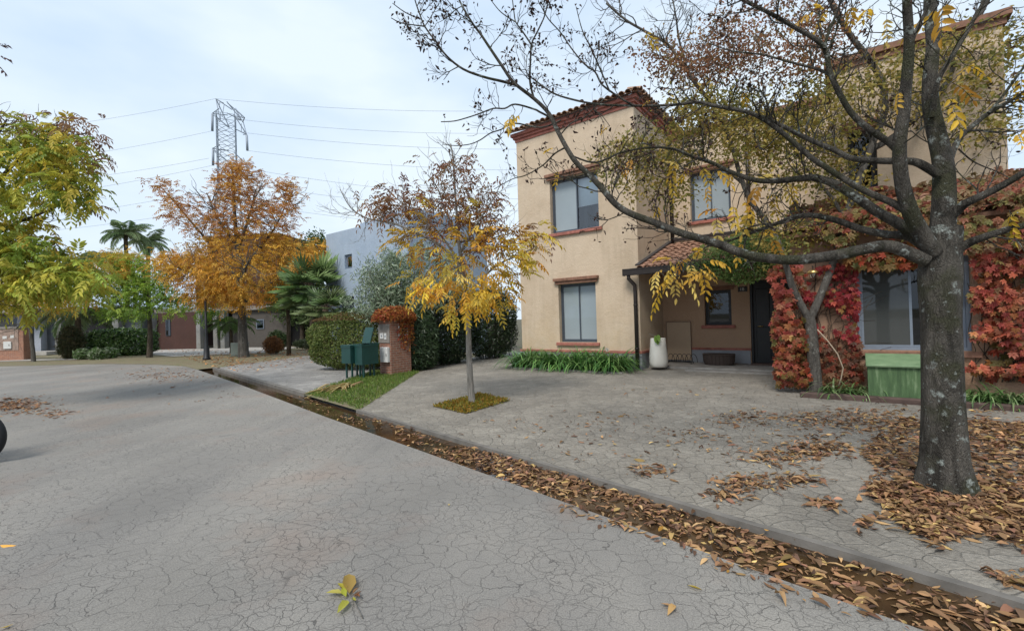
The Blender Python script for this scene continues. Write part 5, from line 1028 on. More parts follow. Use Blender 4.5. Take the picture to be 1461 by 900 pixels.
# bright green tree, thin street tree with yellow crown
T = Tree(17); P0 = gpt(213, 510); Yg = P0[1]
gt = thing('lime_green_tree', 'fresh lime-green layered tree at the end of the clipped hedge', 'tree', P0)
tr = T.limb([at(x, y, Yg) for x, y in ((213, 513), (214, 490), (214, 465), (212, 440), (208, 410), (203, 380))], .16, .05, 10)
for pts in ([(213, 450, 0), (190, 430, -.5), (160, 420, -.8)], [(212, 440, 0), (240, 425, -.5), (265, 425, -.8)], [(210, 425, 0), (190, 395, .5), (175, 375, .5)], [(209, 415, 0), (235, 390, 0), (255, 380, 0)]):
    q = T.limb([at(x, y, Yg + d) for x, y, d in pts], .06, .015, 6); T.sprout(*q, 10, 1.0, .015, 1, .3, .1)
T.mb.build('trunk', MAT['bark_dark'], gt)
r = np.random.default_rng(79)
pin_crown('crown', [(200, 385, 48, 20, Yg, 2, 2), (178, 412, 36, 22, Yg, 1.6, 1.6), (215, 415, 45, 20, Yg, 2, 1.8), (185, 442, 38, 14, Yg - .3, 1.6, 1.3), (250, 432, 42, 14, Yg - .3, 1.4, 1.1), (300, 445, 26, 8, Yg - .4, .8, .4), (160, 440, 20, 14, Yg, 1, .5)], 330, 7, .22, [(.27, .42, .05), (.20, .34, .045), (.15, .26, .04), (.36, .46, .08), (.12, .20, .04)], None, .24, .42, gt, r, 3, .36, .25)
T = Tree(18); P0 = gpt(48, 516); Y2 = P0[1]
t2 = thing('thin_street_tree', 'thin grey street tree with yellow and green crown beside the brick meter wall', 'tree', P0)
tr = T.limb([at(x, y, Y2) for x, y in ((48, 519), (47, 500), (45, 485), (43, 470), (40, 458), (30, 448), (18, 440))], .11, .05, 8)
for pts in ([(43, 470, 0), (46, 455, 0), (60, 440, 0), (90, 425, 0), (130, 410, 0)], [(41, 460, 0), (38, 440, 0), (50, 410, 0), (70, 390, 0)], [(44, 468, 0), (32, 462, -.4), (22, 470, -.6)]):
    q = T.limb([at(x, y, Y2 + d) for x, y, d in pts], .05, .015, 6); T.sprout(*q, 8, 1.0, .015, 1, .3, .1)
T.mb.build('trunk', MAT['bark_grey'], t2)
pin_crown('crown', [(115, 400, 50, 24, Y2, 1.6, 2), (150, 385, 40, 20, Y2, 1.4, 1.2), (60, 425, 45, 18, Y2, 1.5, 1.4), (100, 428, 40, 14, Y2, 1.4, 1), (20, 425, 40, 20, Y2, 1.4, 1), (175, 372, 36, 16, Y2, 1.2, .9)], 300, 7, .22, [(.55, .38, .05), (.46, .37, .05), (.34, .35, .05), (.56, .30, .05)], None, .24, .4, t2, r, 3, .36, .4)

Te = Tree(19); P0 = np.array([at(432, 500, 33)[0], 33.0, .1]); ev = thing('evergreen_tree', 'dark evergreen tree between the red-brown house and the grey modern house', 'tree', P0)
q = Te.limb([P0, P0 + np.array([0, 0, 2.5]), P0 + np.array([.1, 0, 5])], .2, .06, 8); Te.sprout(*q, 14, 1.6, .03, 1, .3, .1); Te.mb.build('trunk', MAT['bark_dark'], ev)
small_crown('crown', [(430, 400, 45, 40, 33, 1.6, 2), (450, 360, 24, 26, 33, 1.2, 1), (440, 440, 50, 30, 33, 1.6, 1.4)], 420, 26, .32, [(.06, .10, .03), (.09, .14, .045), (.12, .17, .06), (.045, .075, .025)], .14, .26, MAT['leaf'], ev, r)
# ================================================================== palms
def palm(name, label, P, H, nf, L, kind, rr, cols, trunk_r=.16, el=(-.3, 1.2), group=None):
    o = thing(name, label, 'palm', P, group); top = np.array(P) + np.array([0, 0, H])
    mb = MB(); mb.tube([np.array(P) + np.array([0, 0, -.05]), np.array(P) + np.array([.03, 0, H * .5]), top], [trunk_r * 1.15, trunk_r, trunk_r * .9], 10); mb.build('trunk', MAT['palmtrunk'], o)
    Cs, Ds, Ns, Ls, Ws, cc = [], [], [], [], [], []; mb = MB()
    for i in range(nf):
        az = i * 2.39996 + rr.normal(0, .2); e0 = rr.uniform(*el); LL = L * rr.uniform(.8, 1.15)
        h = np.array([math.cos(az), math.sin(az), 0]); side = np.array([-math.sin(az), math.cos(az), 0]); colr = np.array(cols[rr.integers(len(cols))]) * rr.uniform(.8, 1.2)
        if kind == 'feather':
            pts = []; q = top.copy(); e = e0; m = 12
            for k in range(m + 1):
                pts.append(q.copy()); q = q + (h * math.cos(e) + np.array([0, 0, math.sin(e)])) * LL / m; e -= (1.5 + .5 * rr.random()) / m
            mb.tube(pts, list(np.linspace(.02, .005, m + 1)), 4, False)
            for k in range(2, m + 1):
                t = norm(pts[k] - pts[k - 1])
                for f in (.0, .33, .66):
                    pos = pts[k - 1] + (pts[k] - pts[k - 1]) * f; ll = LL * .30 * math.sin(math.pi * min(1, (k + f) / (m + 1) * .85 + .12))
                    for sg in (1, -1):
                        Cs.append(pos); Ds.append(t * .6 + side * sg * .9 - np.array([0, 0, .35]) + rr.normal(0, .08, 3)); Ns.append(np.array([0, 0, 1.]) + side * sg * .3); Ls.append(ll); Ws.append(.022 * max(1, L / 2)); cc.append(colr * rr.uniform(.85, 1.15))
        else:
            d = h * math.cos(e0) + np.array([0, 0, math.sin(e0)]); pe = top + d * LL * .55 - np.array([0, 0, .1 * LL]); mb.tube([top, top + d * LL * .3, pe], [.02, .015, .012], 4, False)
            upv = norm(np.cross(side, d)) 
            for a in np.linspace(-1.9, 1.9, 20):
                dd = d * math.cos(a) + side * math.sin(a) + upv * .12 - np.array([0, 0, .45]); Cs.append(pe); Ds.append(dd); Ns.append(upv + rr.normal(0, .1, 3)); Ls.append(LL * .62 * (1 - .12 * abs(a))); Ws.append(.034 * LL); cc.append(colr * rr.uniform(.85, 1.15))
    mb.build('frond_stems', MAT['bark_dark'], o)
    leaf_obj('fronds', np.array(Cs), np.array(Ds), np.array(Ns), np.array(Ls), np.array(Ws), np.array(cc), MAT['leafgloss'], o, .2, .45 if kind == 'fan' else .25)
    return o
r = np.random.default_rng(91)
fan = [(.11, .19, .06), (.15, .24, .08), (.20, .28, .11)]; fe = [(.18, .28, .12), (.24, .33, .16), (.28, .36, .18)]
def gY(x, Y): d = ray(x, 500); t = Y / d[1]; X = d[0] * t; return np.array([X, Y, zg(X, Y)])
p = gY(446, 21); palm('fan_palm', 'tall fan palm beside the grey modern house', p, at(446, 405, 21)[2], 30, 1.5, 'fan', r, fan, .12, (-.7, 1.3), 'fan palms by the neighbour drive')
p = gY(412, 23); palm('fan_palm', 'shorter fan palm between the orange tree and the clipped hedge', p, at(412, 428, 23)[2], 24, 1.3, 'fan', r, fan, .10, (-.6, 1.3), 'fan palms by the neighbour drive')
p = gY(466, 19.5); palm('fan_palm', 'low fan palm tucked behind the rounded hedge', p, at(466, 438, 19.5)[2], 20, 1.2, 'fan', r, [(.10, .16, .05), (.15, .19, .08)], .14, (-.6, 1.3), 'fan palms by the neighbour drive')
p = gY(183, 48); palm('feather_palm', 'tall feathery palm far behind the lime-green tree', p, at(183, 335, 48)[2], 26, 2.9, 'feather', r, fe, .2, (-.2, 1.3), 'feather palms behind the houses')
p = gY(214, 54); palm('feather_palm', 'tall feathery palm touching the red-brown house parapet', p, at(214, 345, 54)[2], 26, 2.9, 'feather', r, fe, .2, (-.2, 1.3), 'feather palms behind the houses')
p = gY(112, 27); palm('feather_palm', 'arching feather palm behind the left shrub', p, at(112, 447, 27)[2], 14, 2.6, 'feather', r, fe + [(.09, .13, .04)], .14, (.0, .9), 'feather palms behind the houses')
p = gY(125, 44); palm('feather_palm', 'feather palm just showing above the green-gold crowns', p, at(125, 372, 44)[2], 18, 3.2, 'feather', r, fe, .2, (.0, 1.2), 'feather palms behind the houses')
p = gY(330, 26); palm('feather_palm', 'young light green feather palm behind the orange tree trunk', p, at(330, 462, 26)[2], 12, 1.6, 'feather', r, [(.12, .2, .05)], .08, (.2, 1.1))

# ================================================================== hedges, shrubs, creepers, border plants
def surface_leaves(name, P, Nn, cols, wts, L0, L1, wr, mat, par, rr, tilt=.7, fold=.2, curl=.15, down=.35):
    m = len(P); Nn = norm(Nn + rr.normal(0, tilt, (m, 3))); D = norm(np.cross(Nn, rr.normal(size=(m, 3)))); D[:, 2] -= down; D = norm(D)
    L = rr.uniform(L0, L1, m); return leaf_obj(name, P, D, Nn, L, L * wr, palette(m, cols, wts, .18, rr), mat, par, fold, curl)
def hedge(name, label, cat, fr, sx, sy, sz, n, cols, L0, L1, wr, rr, rough=.08, pw=4.0, mat='leafgloss', core=(.03, .04, .015), wts=None):
    """rounded block (super-ellipsoid) of leaves round a twiggy core"""
    o = thing(name, label, cat, fr(0, 0, 0))
    d = norm(rr.normal(size=(n, 3))); d[:, 2] = np.where(d[:, 2] < -.92, -d[:, 2], d[:, 2])
    e = (np.abs(d) ** pw).sum(1, keepdims=True) ** (-1 / pw); q = d * e
    lump = 1 + .06 * np.sin(q[:, :1] * 7 + 1.3) * np.cos(q[:, 1:2] * 5 + q[:, 2:3] * 6)
    q = q * lump * (1 - np.abs(rr.normal(0, rough, (n, 1))))
    P = np.array([fr(a * sx, b * sy, sz * (c + 1)) for a, b, c in q]); nn = np.array([fr(a / sx, b / sy, c / sz) - fr(0, 0, 0) for a, b, c in (np.abs(q) ** (pw - 1) * np.sign(q))])
    P[:, 2] = np.maximum(P[:, 2], zga(P[:, 0], P[:, 1]) + .02)
    surface_leaves('foliage', P, norm(nn), cols, wts, L0, L1, wr, MAT[mat], o, rr)
    mb = MB(); 
    for k in range(40):
        a = rr.uniform(-.7, .7, 2); mb.tube([fr(a[0] * sx * .6, a[1] * sy * .6, 0), fr(a[0] * sx * .8, a[1] * sy * .8, sz), fr(a[0] * sx, a[1] * sy, 1.75 * sz)], [.012, .008, .004], 4, False)
    mb.build('stems', MAT['bark_dark'], o)
    return o
r = np.random.default_rng(41)
# rounded hedge behind the bins
hL, hR = gpt(450, 543), gpt(532, 546); c_ = on_n(491, 500, PN + .85); hz_ = on_n(492, 446, PN + .5)[2]
hu = (toH(on_n(446, 500, PN + .55))[0] + ul - .02) / 2; hw = (ul - .02 - toH(on_n(446, 500, PN + .55))[0]) / 2
HA = R_(22); fr_h = lambda x, y, z: FH(hu + .22 + x * math.cos(HA) - y * math.sin(HA), PN + .60 + x * math.sin(HA) + y * math.cos(HA), .05 + z)
hd = hedge('clipped_hedge', 'rounded clipped hedge with small variegated leaves behind the green bins', 'hedge', fr_h, hw * .74, .62, (hz_ - .05) / 2, 26000, [(.13, .18, .04), (.19, .24, .06), (.08, .12, .03), (.28, .30, .12), (.16, .13, .04)], .035, .075, .6, r, .10, 2.6, 'leaf', wts=[3, 3, 2, 1.4, 1])
m = 2600; d = norm(r.normal(size=(m, 3))); d[:, 2] = np.abs(d[:, 2]) * .35 + .92; d = norm(d); P = np.array([fr_h(a * hw * 1.2 * .58, b * 1.15 * .58, (hz_ - .05) / 2 * (1 + (1.02 - .30 * (a * a + b * b)))) for a, b, c in d * 1.3])
surface_leaves('russet_top', P, np.tile([0, 0, 1.], (m, 1)), [(.17, .09, .04), (.13, .08, .035), (.20, .13, .05)], None, .03, .06, .55, MAT['leaf'], hd, r)
# orange creeper over the pillar
iv = thing('orange_creeper', 'orange-red creeper heaped over the top of the brick meter pillar', 'creeper', FH((ul + PU) / 2, PN + pl_d / 2, ptop))
iv.location.z = float(ptop + .06); iv.matrix_world = Matrix.Translation(iv.location)
m = 3400; d = norm(r.normal(size=(m, 3))); d[:, 2] = np.abs(d[:, 2]) - .15
P = np.array([FH((ul + PU) / 2 + a * .52, PN + pl_d / 2 + b * (.30 + pl_d / 2), ptop - .02 + c * .40) for a, b, c in d * (1 - np.abs(r.normal(0, .1, (m, 1))))])
PA, dA = P, d
m = 420; t = r.random(m) ** .7; P = np.array([FH(PU + .03 + abs(r.normal(0, .04)), PN + pl_d * r.uniform(.35, 1.05), ptop - .1 - 1.0 * q * r.random()) for q in t])
surface_leaves('foliage', np.concatenate([PA, P]), np.concatenate([dA, np.tile([U2[0], U2[1], .2], (m, 1))]), [(.38, .14, .04), (.46, .19, .04), (.30, .08, .03), (.34, .20, .06), (.34, .07, .04)], None, .05, .10, .5, MAT['leaf'], iv, r, .6, .2, .2, .6)
# dark hedge between the houses
q0, q1 = gpt(592, 531), gpt(744, 508)
def line(t, off, z): 
    p = q0 + (q1 - q0) * t; dv_ = norm(q1 - q0); nn = np.array([-dv_[1], dv_[0], 0]); P = p + nn * off; return np.array([P[0], P[1], P[2] + z])
nd_ = norm(q1 - q0); degs = math.degrees(math.atan2(nd_[1], nd_[0])); Ln = np.linalg.norm(q1 - q0)
specs = [(.10, .45, .55, .9, 'dark strap-leaved shrub spilling beside the brick pillar', [(.035, .07, .025), (.06, .10, .04), (.025, .05, .02), (.10, .14, .07)], .10, .20, .16),
         (.40, .75, .8, 1.25, 'dark green shrub behind the young tree trunk', [(.025, .05, .018), (.04, .07, .025), (.015, .03, .014)], .06, .12, .4),
         (.84, .95, .75, 1.30, 'dark green shrub filling the gap by the stucco house corner', [(.03, .055, .02), (.045, .075, .026), (.018, .035, .016)], .06, .12, .4)]
for t, sx, off, h_, lab, cols, l0, l1, wr in specs:
    c0 = line(t, off, -.02); fr = yawframe(c0, degs); o_ = hedge('dark_shrub', lab, 'shrub', fr, sx * 1.25, .65, h_, 13000, cols, l0, l1, wr, r, .16, 2.8); o_['group'] = 'dark shrubs between the houses'
# oleander: many pale stems fanning up to grey-green leaves
Tn = Tree(52); P0 = line(.10, 1.25, 0); Yl = P0[1]
ol = thing('oleander_bush', 'tall grey-green oleander fanning up behind the brick pillar', 'shrub', P0)
base = at(622, 470, Yl); 
for k in range(46):
    f = r.random(); x = 505 + 165 * f + r.normal(0, 8); y = 352 + 50 * abs(f - .55) * 2 + r.uniform(-6, 55); e = at(x, y, Yl + r.normal(0, .5)); b0 = P0 + np.array([r.normal(0, .25), r.normal(0, .2), 0])
    md = (b0 + e) / 2 + np.array([-(e[0] - b0[0]) * .12, 0, .25]); q = Tn.limb([b0, md, e], .022, .006, 5); Tn.sprout(*q, 5, .45, .006, 1, .5, .3)
Tn.mb.build('stems', MAT['bark_grey'], ol)
tips = np.array([t[0] for t in Tn.tips]); tips = tips[tips[:, 2] > 1.7]; tips = tips[r.choice(len(tips), min(len(tips), 800), False)]; C0 = np.repeat(tips, 16, 0) + r.normal(0, .12, (len(tips) * 16, 3)); m = len(C0); L = r.uniform(.10, .19, m)
leaf_obj('foliage', C0, rdir(m, .55, r), rdir(m, .6, r), L, L * .17, palette(m, [(.19, .26, .15), (.27, .33, .22), (.14, .20, .11), (.35, .40, .29)], None, .15, r), MAT['leafgloss'], ol, .15, .1)
# far left hedge and shrubs
h0, h1 = gpt(108, 511), gpt(206, 507); fr = yawframe((h0 + h1) / 2 + np.array([0, .8, 0]), math.degrees(math.atan2(h1[1] - h0[1], h1[0] - h0[0])))
hedge('boxy_hedge', 'low boxy dark green hedge along the far verge', 'hedge', fr, np.linalg.norm(h1 - h0) / 2, .7, (at(150, 470, h0[1])[2]) / 2, 9000, [(.05, .11, .025), (.08, .16, .035), (.03, .07, .02), (.12, .19, .05)], .09, .17, .55, r, .12, 5)
p = gpt(92, 513); hedge('feathery_shrub', 'brownish green feathery shrub at the left end of the boxy hedge', 'shrub', yawframe(p + np.array([0, .4, 0]), 0), .62, .5, .92, 3800, [(.06, .08, .03), (.10, .09, .04), (.13, .10, .05), (.04, .06, .025)], .14, .28, .12, r, .2, 2.3, 'leaf')
for x, y, s_, lab in ((118, 513, .42, 'pale variegated plant in front of the feathery shrub'), (138, 513, .36, 'pale variegated plant with white leaf tips before the hedge'), (158, 511, .34, 'small pale variegated plant at the hedge foot')):
    p = gpt(x, y); o_ = hedge('variegated_plant', lab, 'plant', yawframe(p, 0), s_, s_ * .7, .30, 700, [(.16, .25, .09), (.38, .42, .30), (.10, .18, .05)], .10, .2, .45, r, .2, 2.2, 'leaf'); o_['group'] = 'pale variegated plants by the hedge'
p = gpt(384, 505); hedge('rusty_shrub', 'small rust-orange shrub right of the orange tree trunk', 'shrub', yawframe(p + np.array([0, .4, 0]), 0), .5, .45, .46, 1800, [(.26, .12, .05), (.33, .15, .05), (.18, .09, .04)], .08, .18, .2, r, .2, 2.2, 'leaf')
p = gpt(365, 503); hedge('leafy_shrub', 'loose green shrub under the small window of the red-brown house', 'shrub', yawframe(p + np.array([0, 2.4, 0]), 0), .6, .4, .6, 1200, [(.06, .10, .03), (.10, .14, .05)], .1, .2, .4, r, .2, 2.2, 'leaf')
p = gpt(440, 500); hedge('low_flower_shrub', 'low grey-green shrub beside the dark garage door', 'shrub', yawframe(p + np.array([-.5, 2.0, 0]), 0), 1.3, .5, .32, 1800, [(.12, .15, .07), (.2, .22, .13), (.08, .11, .04)], .1, .2, .3, r, .2, 2.4, 'leaf')
# agapanthus bed along the front block
def strap(P, rr, n, L0, L1, cols, wd=.03, spread=.9, par=None, name='leaves'):
    """arching strap leaves from points P"""
    V = []; Fq = []; cc = []; b = 0
    for p in P:
        for _ in range(n):
            az = rr.uniform(0, 2 * math.pi); e = rr.uniform(.7, 1.45); L = rr.uniform(L0, L1); h = np.array([math.cos(az), math.sin(az), 0]); s_ = np.array([-math.sin(az), math.cos(az), 0]); q = np.array(p) + rr.normal(0, .03, 3) * np.array([1, 1, 0]); c = np.array(cols[rr.integers(len(cols))]) * np.exp(rr.normal(0, .18)); m = 6; k0 = rr.uniform(1.5, 2.7) * spread
            for k in range(m + 1):
                w_ = wd * (1 - (k / m) ** 2.2) * .5 + .001; V += [q - s_ * w_, q + s_ * w_]; cc += [c, c]
                if k < m: Fq.append((b + 2 * k, b + 2 * k + 1, b + 2 * k + 3, b + 2 * k + 2))
                q = q + (h * math.cos(e) + np.array([0, 0, math.sin(e)])) * L / m; e -= k0 / m
            b += 2 * (m + 1)
    V = np.array(V); V[:, 2] = np.maximum(V[:, 2], zga(V[:, 0], V[:, 1]) + .01)
    return mesh_obj(name, V, np.array(Fq), MAT['leafgloss'], par, colors=np.array(cc))
bl, brr = toH(gpt(736, 524)), toH(gpt(893, 533)); n_bed = NF - .52
ag = thing('agapanthus_bed', 'bed of dark green strap-leaved plants under the front windows', 'plant bed', FH((bl[0] + brr[0]) / 2, n_bed, .08))
u0_, u1_ = toH(on_n(742, 524, n_bed))[0], toH(on_n(890, 530, n_bed))[0]
P = [FH(r.uniform(u0_, u1_), n_bed + r.uniform(-.30, .36), .07) for _ in range(150)]
strap(P, r, 12, .68, 1.1, [(.07, .19, .045), (.11, .26, .06), (.05, .13, .035), (.18, .33, .09), (.14, .24, .07)], .038, 1.0, ag)
mb = MB(FH); mb.bev(u0_ - .12, u1_ + .12, n_bed - .42, NF - .052, -.02, .10, .02); mb.build('bed_edging', MAT['concrete'], ag)
fp = on_n(866, 499, n_bed - .1); mb = MB(); mb.tube([fp - np.array([0, 0, .35]), fp], .006, 5); fo = mb.build('flower_stalk', MAT['leafgloss'], ag)
fo.data.attributes.new('Tint', 'FLOAT_COLOR', 'POINT').data.foreach_set('color', np.tile([.1, .2, .05, 1], len(fo.data.vertices)).astype(np.float32))
m = 26; leaf_obj('white_flower', np.tile(fp, (m, 1)), rdir(m, .3, r), rdir(m, 0, r), .07, .03, np.tile([.75, .72, .66], (m, 1)), MAT['leaf'], ag)
# plant in the white pot
C0 = np.tile(P2 * 0 + pot.location + Vector((-.13, -.06, .74)), (1, 1)); pl_ = thing('drooping_plant', 'small green plant drooping over the rim of the white pot', 'plant', (pot.location.x - .13, pot.location.y - .06, .147 + .69))
mb = MB(); o0 = np.array(pot.location); mb.tube([o0 + np.array((0, 0, .69)), o0 + np.array((-.12, -.06, .82)), o0 + np.array((-.24, -.06, .86))], .008, 5); mb.build('stem', MAT['bark_young'], pl_)
m = 9; leaf_obj('leaves', o0 + np.array((-.12, -.16, .80)) + r.normal(0, .03, (m, 3)), np.array((.1, -.35, -.8)) + r.normal(0, .3, (m, 3)), np.tile([-.2, -.8, .5], (m, 1)), .16, .085, palette(m, [(.20, .34, .06), (.28, .40, .10)], None, .1, r), MAT['leaf'], pl_)
# strappy plants in the wing border
spots = [(1200, 9.12, 12), (1215, 9.2, 14), (1188, 9.2, 10), (1228, 9.1, 9), (1395, 9.15, 18), (1412, 9.2, 18), (1430, 9.2, 18), (1452, 9.15, 16), (1380, 9.3, 12)]
for x, n_, k in spots:
    u = toH(on_n(x, 555, n_))[0]; q = FH(u, n_, .085); o_ = thing('strappy_plant', 'arching green strap-leaved plant in the border ' + {1200: 'left of the green box', 1215: 'close to the green box', 1188: 'by the forked trunk', 1228: 'touching the green box corner', 1395: 'just right of the big trunk', 1412: 'second right of the big trunk', 1430: 'third right of the big trunk', 1452: 'at the right edge', 1380: 'behind the big trunk on its right'}[x], 'plant', q, 'strappy plants in the wing border')
    strap([q + np.array([r.normal(0, .08), r.normal(0, .05), 0]) for _ in range(5)], r, k // 3 + 2, .3, .6, [(.09, .18, .05), (.14, .24, .08), (.20, .27, .12), (.06, .12, .035)], .024, 1.1, o_)
# red creepers
def stars(P, Nn, rr, L0, L1, cols, wts, name, par, mat='leaf'):
    """lobed creeper leaves: three blades from one stalk point, hanging"""
    m = len(P); Nn = norm(Nn + rr.normal(0, .35, (m, 3))); dn = np.array([0, 0, -1.]) + rr.normal(0, .45, (m, 3)); D = norm(dn - Nn * (dn * Nn).sum(1, keepdims=True) * .8); S_ = np.cross(D, Nn); L = rr.uniform(L0, L1, m); c = palette(m, cols, wts, .16, rr)
    Cs = np.concatenate([P] * 5); Ds = np.concatenate([D, D * .75 + S_ * .65, D * .75 - S_ * .65, D * .05 + S_, D * .05 - S_]); Ns = np.concatenate([Nn] * 5); Ls = np.concatenate([L, L * .85, L * .85, L * .6, L * .6]); 
    return leaf_obj(name, Cs, Ds, Ns, Ls, Ls * .45, np.concatenate([c] * 5), MAT[mat], par, .15, .2)
def ragged(P, rr, f, thr): return P[np.sin(P[:, 2] * 8.3 * f + P[:, 0] * 3) + np.sin(P[:, 0] * 6.7 * f + P[:, 2] * 2.1 + 2) + rr.normal(0, .55, len(P)) > thr]
def wall_patch(poly, n_, n0, rr, depth=.22):
    """random points inside a picture polygon lifted onto the plane n0 (in front of the wall)"""
    poly = np.array(poly, float); lo, hi = poly.min(0), poly.max(0); out = []
    while len(out) < n_:
        x, y = rr.uniform(lo, hi); ins = False; j = len(poly) - 1
        for i in range(len(poly)):
            if (poly[i, 1] > y) != (poly[j, 1] > y) and x < (poly[j, 0] - poly[i, 0]) * (y - poly[i, 1]) / (poly[j, 1] - poly[i, 1]) + poly[i, 0]: ins = not ins
            j = i
        if ins: out.append(on_n(x, y, n0 - abs(rr.normal(0, depth))))
    return np.array(out)
nb_ = np.tile([-N2[0], -N2[1], .25], (1, 1))
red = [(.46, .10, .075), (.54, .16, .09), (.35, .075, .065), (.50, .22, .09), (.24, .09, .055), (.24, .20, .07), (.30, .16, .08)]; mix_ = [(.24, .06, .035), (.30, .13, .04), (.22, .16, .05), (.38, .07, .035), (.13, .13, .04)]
c1 = thing('red_creeper', 'red creeper column on the wing corner beside the front door', 'creeper', FH(-.8, 9.45, .08), 'red creepers on the wing')
P = wall_patch([(1098, 384), (1122, 368), (1142, 376), (1147, 410), (1134, 440), (1143, 470), (1130, 505), (1138, 540), (1114, 548), (1106, 520), (1112, 495), (1099, 468), (1110, 432), (1100, 410)], 1150, 9.45, r, .16); P = ragged(P, r, 1.3, -.5); stars(P, np.tile(nb_, (len(P), 1)), r, .06, .115, red, [3, 3, 2.4, 2, 1.4, .7, 1], 'foliage', c1)
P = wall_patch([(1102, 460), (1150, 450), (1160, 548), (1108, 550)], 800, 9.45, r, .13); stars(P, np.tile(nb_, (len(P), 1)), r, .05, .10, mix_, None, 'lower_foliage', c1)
P = wall_patch([(1140, 385), (1222, 372), (1226, 430), (1222, 500), (1190, 470), (1150, 480)], 760, 9.64, r, .10); P = ragged(P, r, 1.2, -.1); stars(P, np.tile(nb_, (len(P), 1)), r, .05, .095, [(.36, .04, .05), (.26, .035, .04), (.40, .08, .05), (.30, .18, .05)], [3, 2, 2, .6], 'wall_foliage', c1)
P = wall_patch([(1150, 480), (1226, 480), (1232, 548), (1150, 548)], 200, 9.62, r, .10); stars(P, np.tile(nb_, (len(P), 1)), r, .06, .11, [(.16, .08, .05), (.24, .12, .06), (.30, .07, .04)], None, 'withered_foliage', c1)
P = wall_patch([(1190, 352), (1315, 345), (1312, 378), (1215, 384)], 230, 9.5, r, .10); stars(P, np.tile(nb_, (len(P), 1)), r, .07, .13, mix_ + [(.45, .16, .04)], None, 'eaves_foliage', c1)
mb = MB()
for k in range(26):
    x = r.uniform(1105, 1222); y = r.uniform(360, 470); mb.tube([on_n(x + r.normal(0, 6) + (550 - yy) * r.normal(0, .02), yy, 9.66) for yy in np.linspace(548, y, 7)], .006, 4, False)
for k in range(40):
    x, y = r.uniform(1105, 1220), r.uniform(380, 540); a = r.uniform(-1.2, 1.2); mb.tube([on_n(x + t * 60 * math.cos(a), y - abs(t) * 40 * abs(math.sin(a)) + r.normal(0, 1.5), 9.67) for t in np.linspace(0, 1, 5)], .004, 3, False)
mb.build('vine_stems', MAT['bark_dark'], c1)
c2 = thing('red_creeper', 'red creeper sheet on the wing wall right of the big trunk', 'creeper', FH(1.9, 9.5, .08), 'red creepers on the wing')
P = wall_patch([(1385, 365), (1461, 340), (1530, 320), (1530, 530), (1440, 536), (1378, 530), (1388, 470), (1378, 440), (1390, 400)], 1700, 9.52, r, .12); P = ragged(P, r, 1.4, .1); stars(P, np.tile(nb_, (len(P), 1)), r, .055, .10, red, [3, 3, 2.4, 2, 1.4, .5, .8], 'foliage', c2)
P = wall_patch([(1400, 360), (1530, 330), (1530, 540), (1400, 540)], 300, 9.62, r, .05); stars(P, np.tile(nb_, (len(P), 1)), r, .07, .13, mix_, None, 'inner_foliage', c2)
mb = MB()
for k in range(30):
    x = r.uniform(1385, 1500); y = r.uniform(360, 470); mb.tube([on_n(x + r.normal(0, 5), yy, 9.66) for yy in np.linspace(545, y, 7)], .006, 4, False)
mb.build('vine_stems', MAT['bark_dark'], c2)
c3 = thing('roof_creeper', 'rusty red and brown creeper sprawling over the wing roof tiles', 'creeper', FH(1.2, 10.2, 3.2), 'red creepers on the wing')
m = 4200; uu, tt = r.uniform(-.95, 3.8, m), r.uniform(-.05, 1, m) ** 1.0; P = np.array([sw(u + 1.0, t * LW, .10 + abs(r.normal(0, .06))) for u, t in zip(uu, tt)]); nn = np.tile([-N2[0] * .5, -N2[1] * .5, .9], (m, 1))
keep = (np.sin(uu * 4.1 + 1) + np.sin(tt * 5 + uu * 2.3) + r.normal(0, .7, m)) > -.45; P, nn = P[keep], nn[keep]
stars(P, nn, r, .07, .14, [(.30, .10, .065), (.25, .135, .075), (.22, .17, .07), (.19, .18, .065), (.36, .12, .07), (.29, .19, .10)], None, 'foliage', c3)
P = wall_patch([(1150, 315), (1250, 290), (1330, 285), (1420, 275), (1540, 255), (1540, 335), (1450, 352), (1380, 362), (1320, 352), (1240, 362), (1190, 352)], 1500, 9.27, r, .07); P = ragged(P, r, .9, -.5)
stars(P, np.tile(nb_, (len(P), 1)), r, .06, .11, [(.30, .10, .065), (.25, .15, .075), (.24, .21, .07), (.19, .19, .06), (.40, .11, .07), (.33, .24, .09)], None, 'eaves_foliage', c3)
mb = MB()
for k in range(60):
    u = r.uniform(-.9, 3.7); pts = [sw(u + 1.0 + r.normal(0, .06) + s_ * r.normal(0, .2), LW * s_, .09 + abs(r.normal(0, .03))) for s_ in np.linspace(.02, r.uniform(.5, 1), 7)]; mb.tube(pts, .006, 4, False)
mb.build('vine_stems', MAT['bark_dark'], c3)
# green vine over the porch roof and its eave
gv = thing('green_vine', 'dense small-leaved green vine draped over the porch roof edge above the door', 'vine', FH(-1.9, 11.6, 2.8))
m = 9500; uu = np.clip(r.normal(-1.95, .55, m), -3.2, -.6); tt = r.uniform(-.05, .62, m); wgt = np.exp(-((uu + 1.95) / .75) ** 2)
P = np.array([sp_(u + 4.47, t * LP, .12 + w_ * abs(r.normal(0, .16))) for u, t, w_ in zip(uu, tt, wgt)])
dr = r.random(m) < .42; P[dr] = np.array([FH(u, 11.22 - abs(r.normal(0, .12)), 2.72 - r.random() ** 1.2 * (.15 + .45 * w_)) for u, w_ in zip(uu[dr], wgt[dr])])
surface_leaves('foliage', P, np.tile([-N2[0] * .6, -N2[1] * .6, .7], (m, 1)), [(.13, .22, .055), (.19, .29, .08), (.28, .36, .13), (.09, .15, .04), (.34, .33, .11)], [3, 3, 1.6, 2, .8], .035, .07, .5, MAT['leaf'], gv, r)
mb = MB()
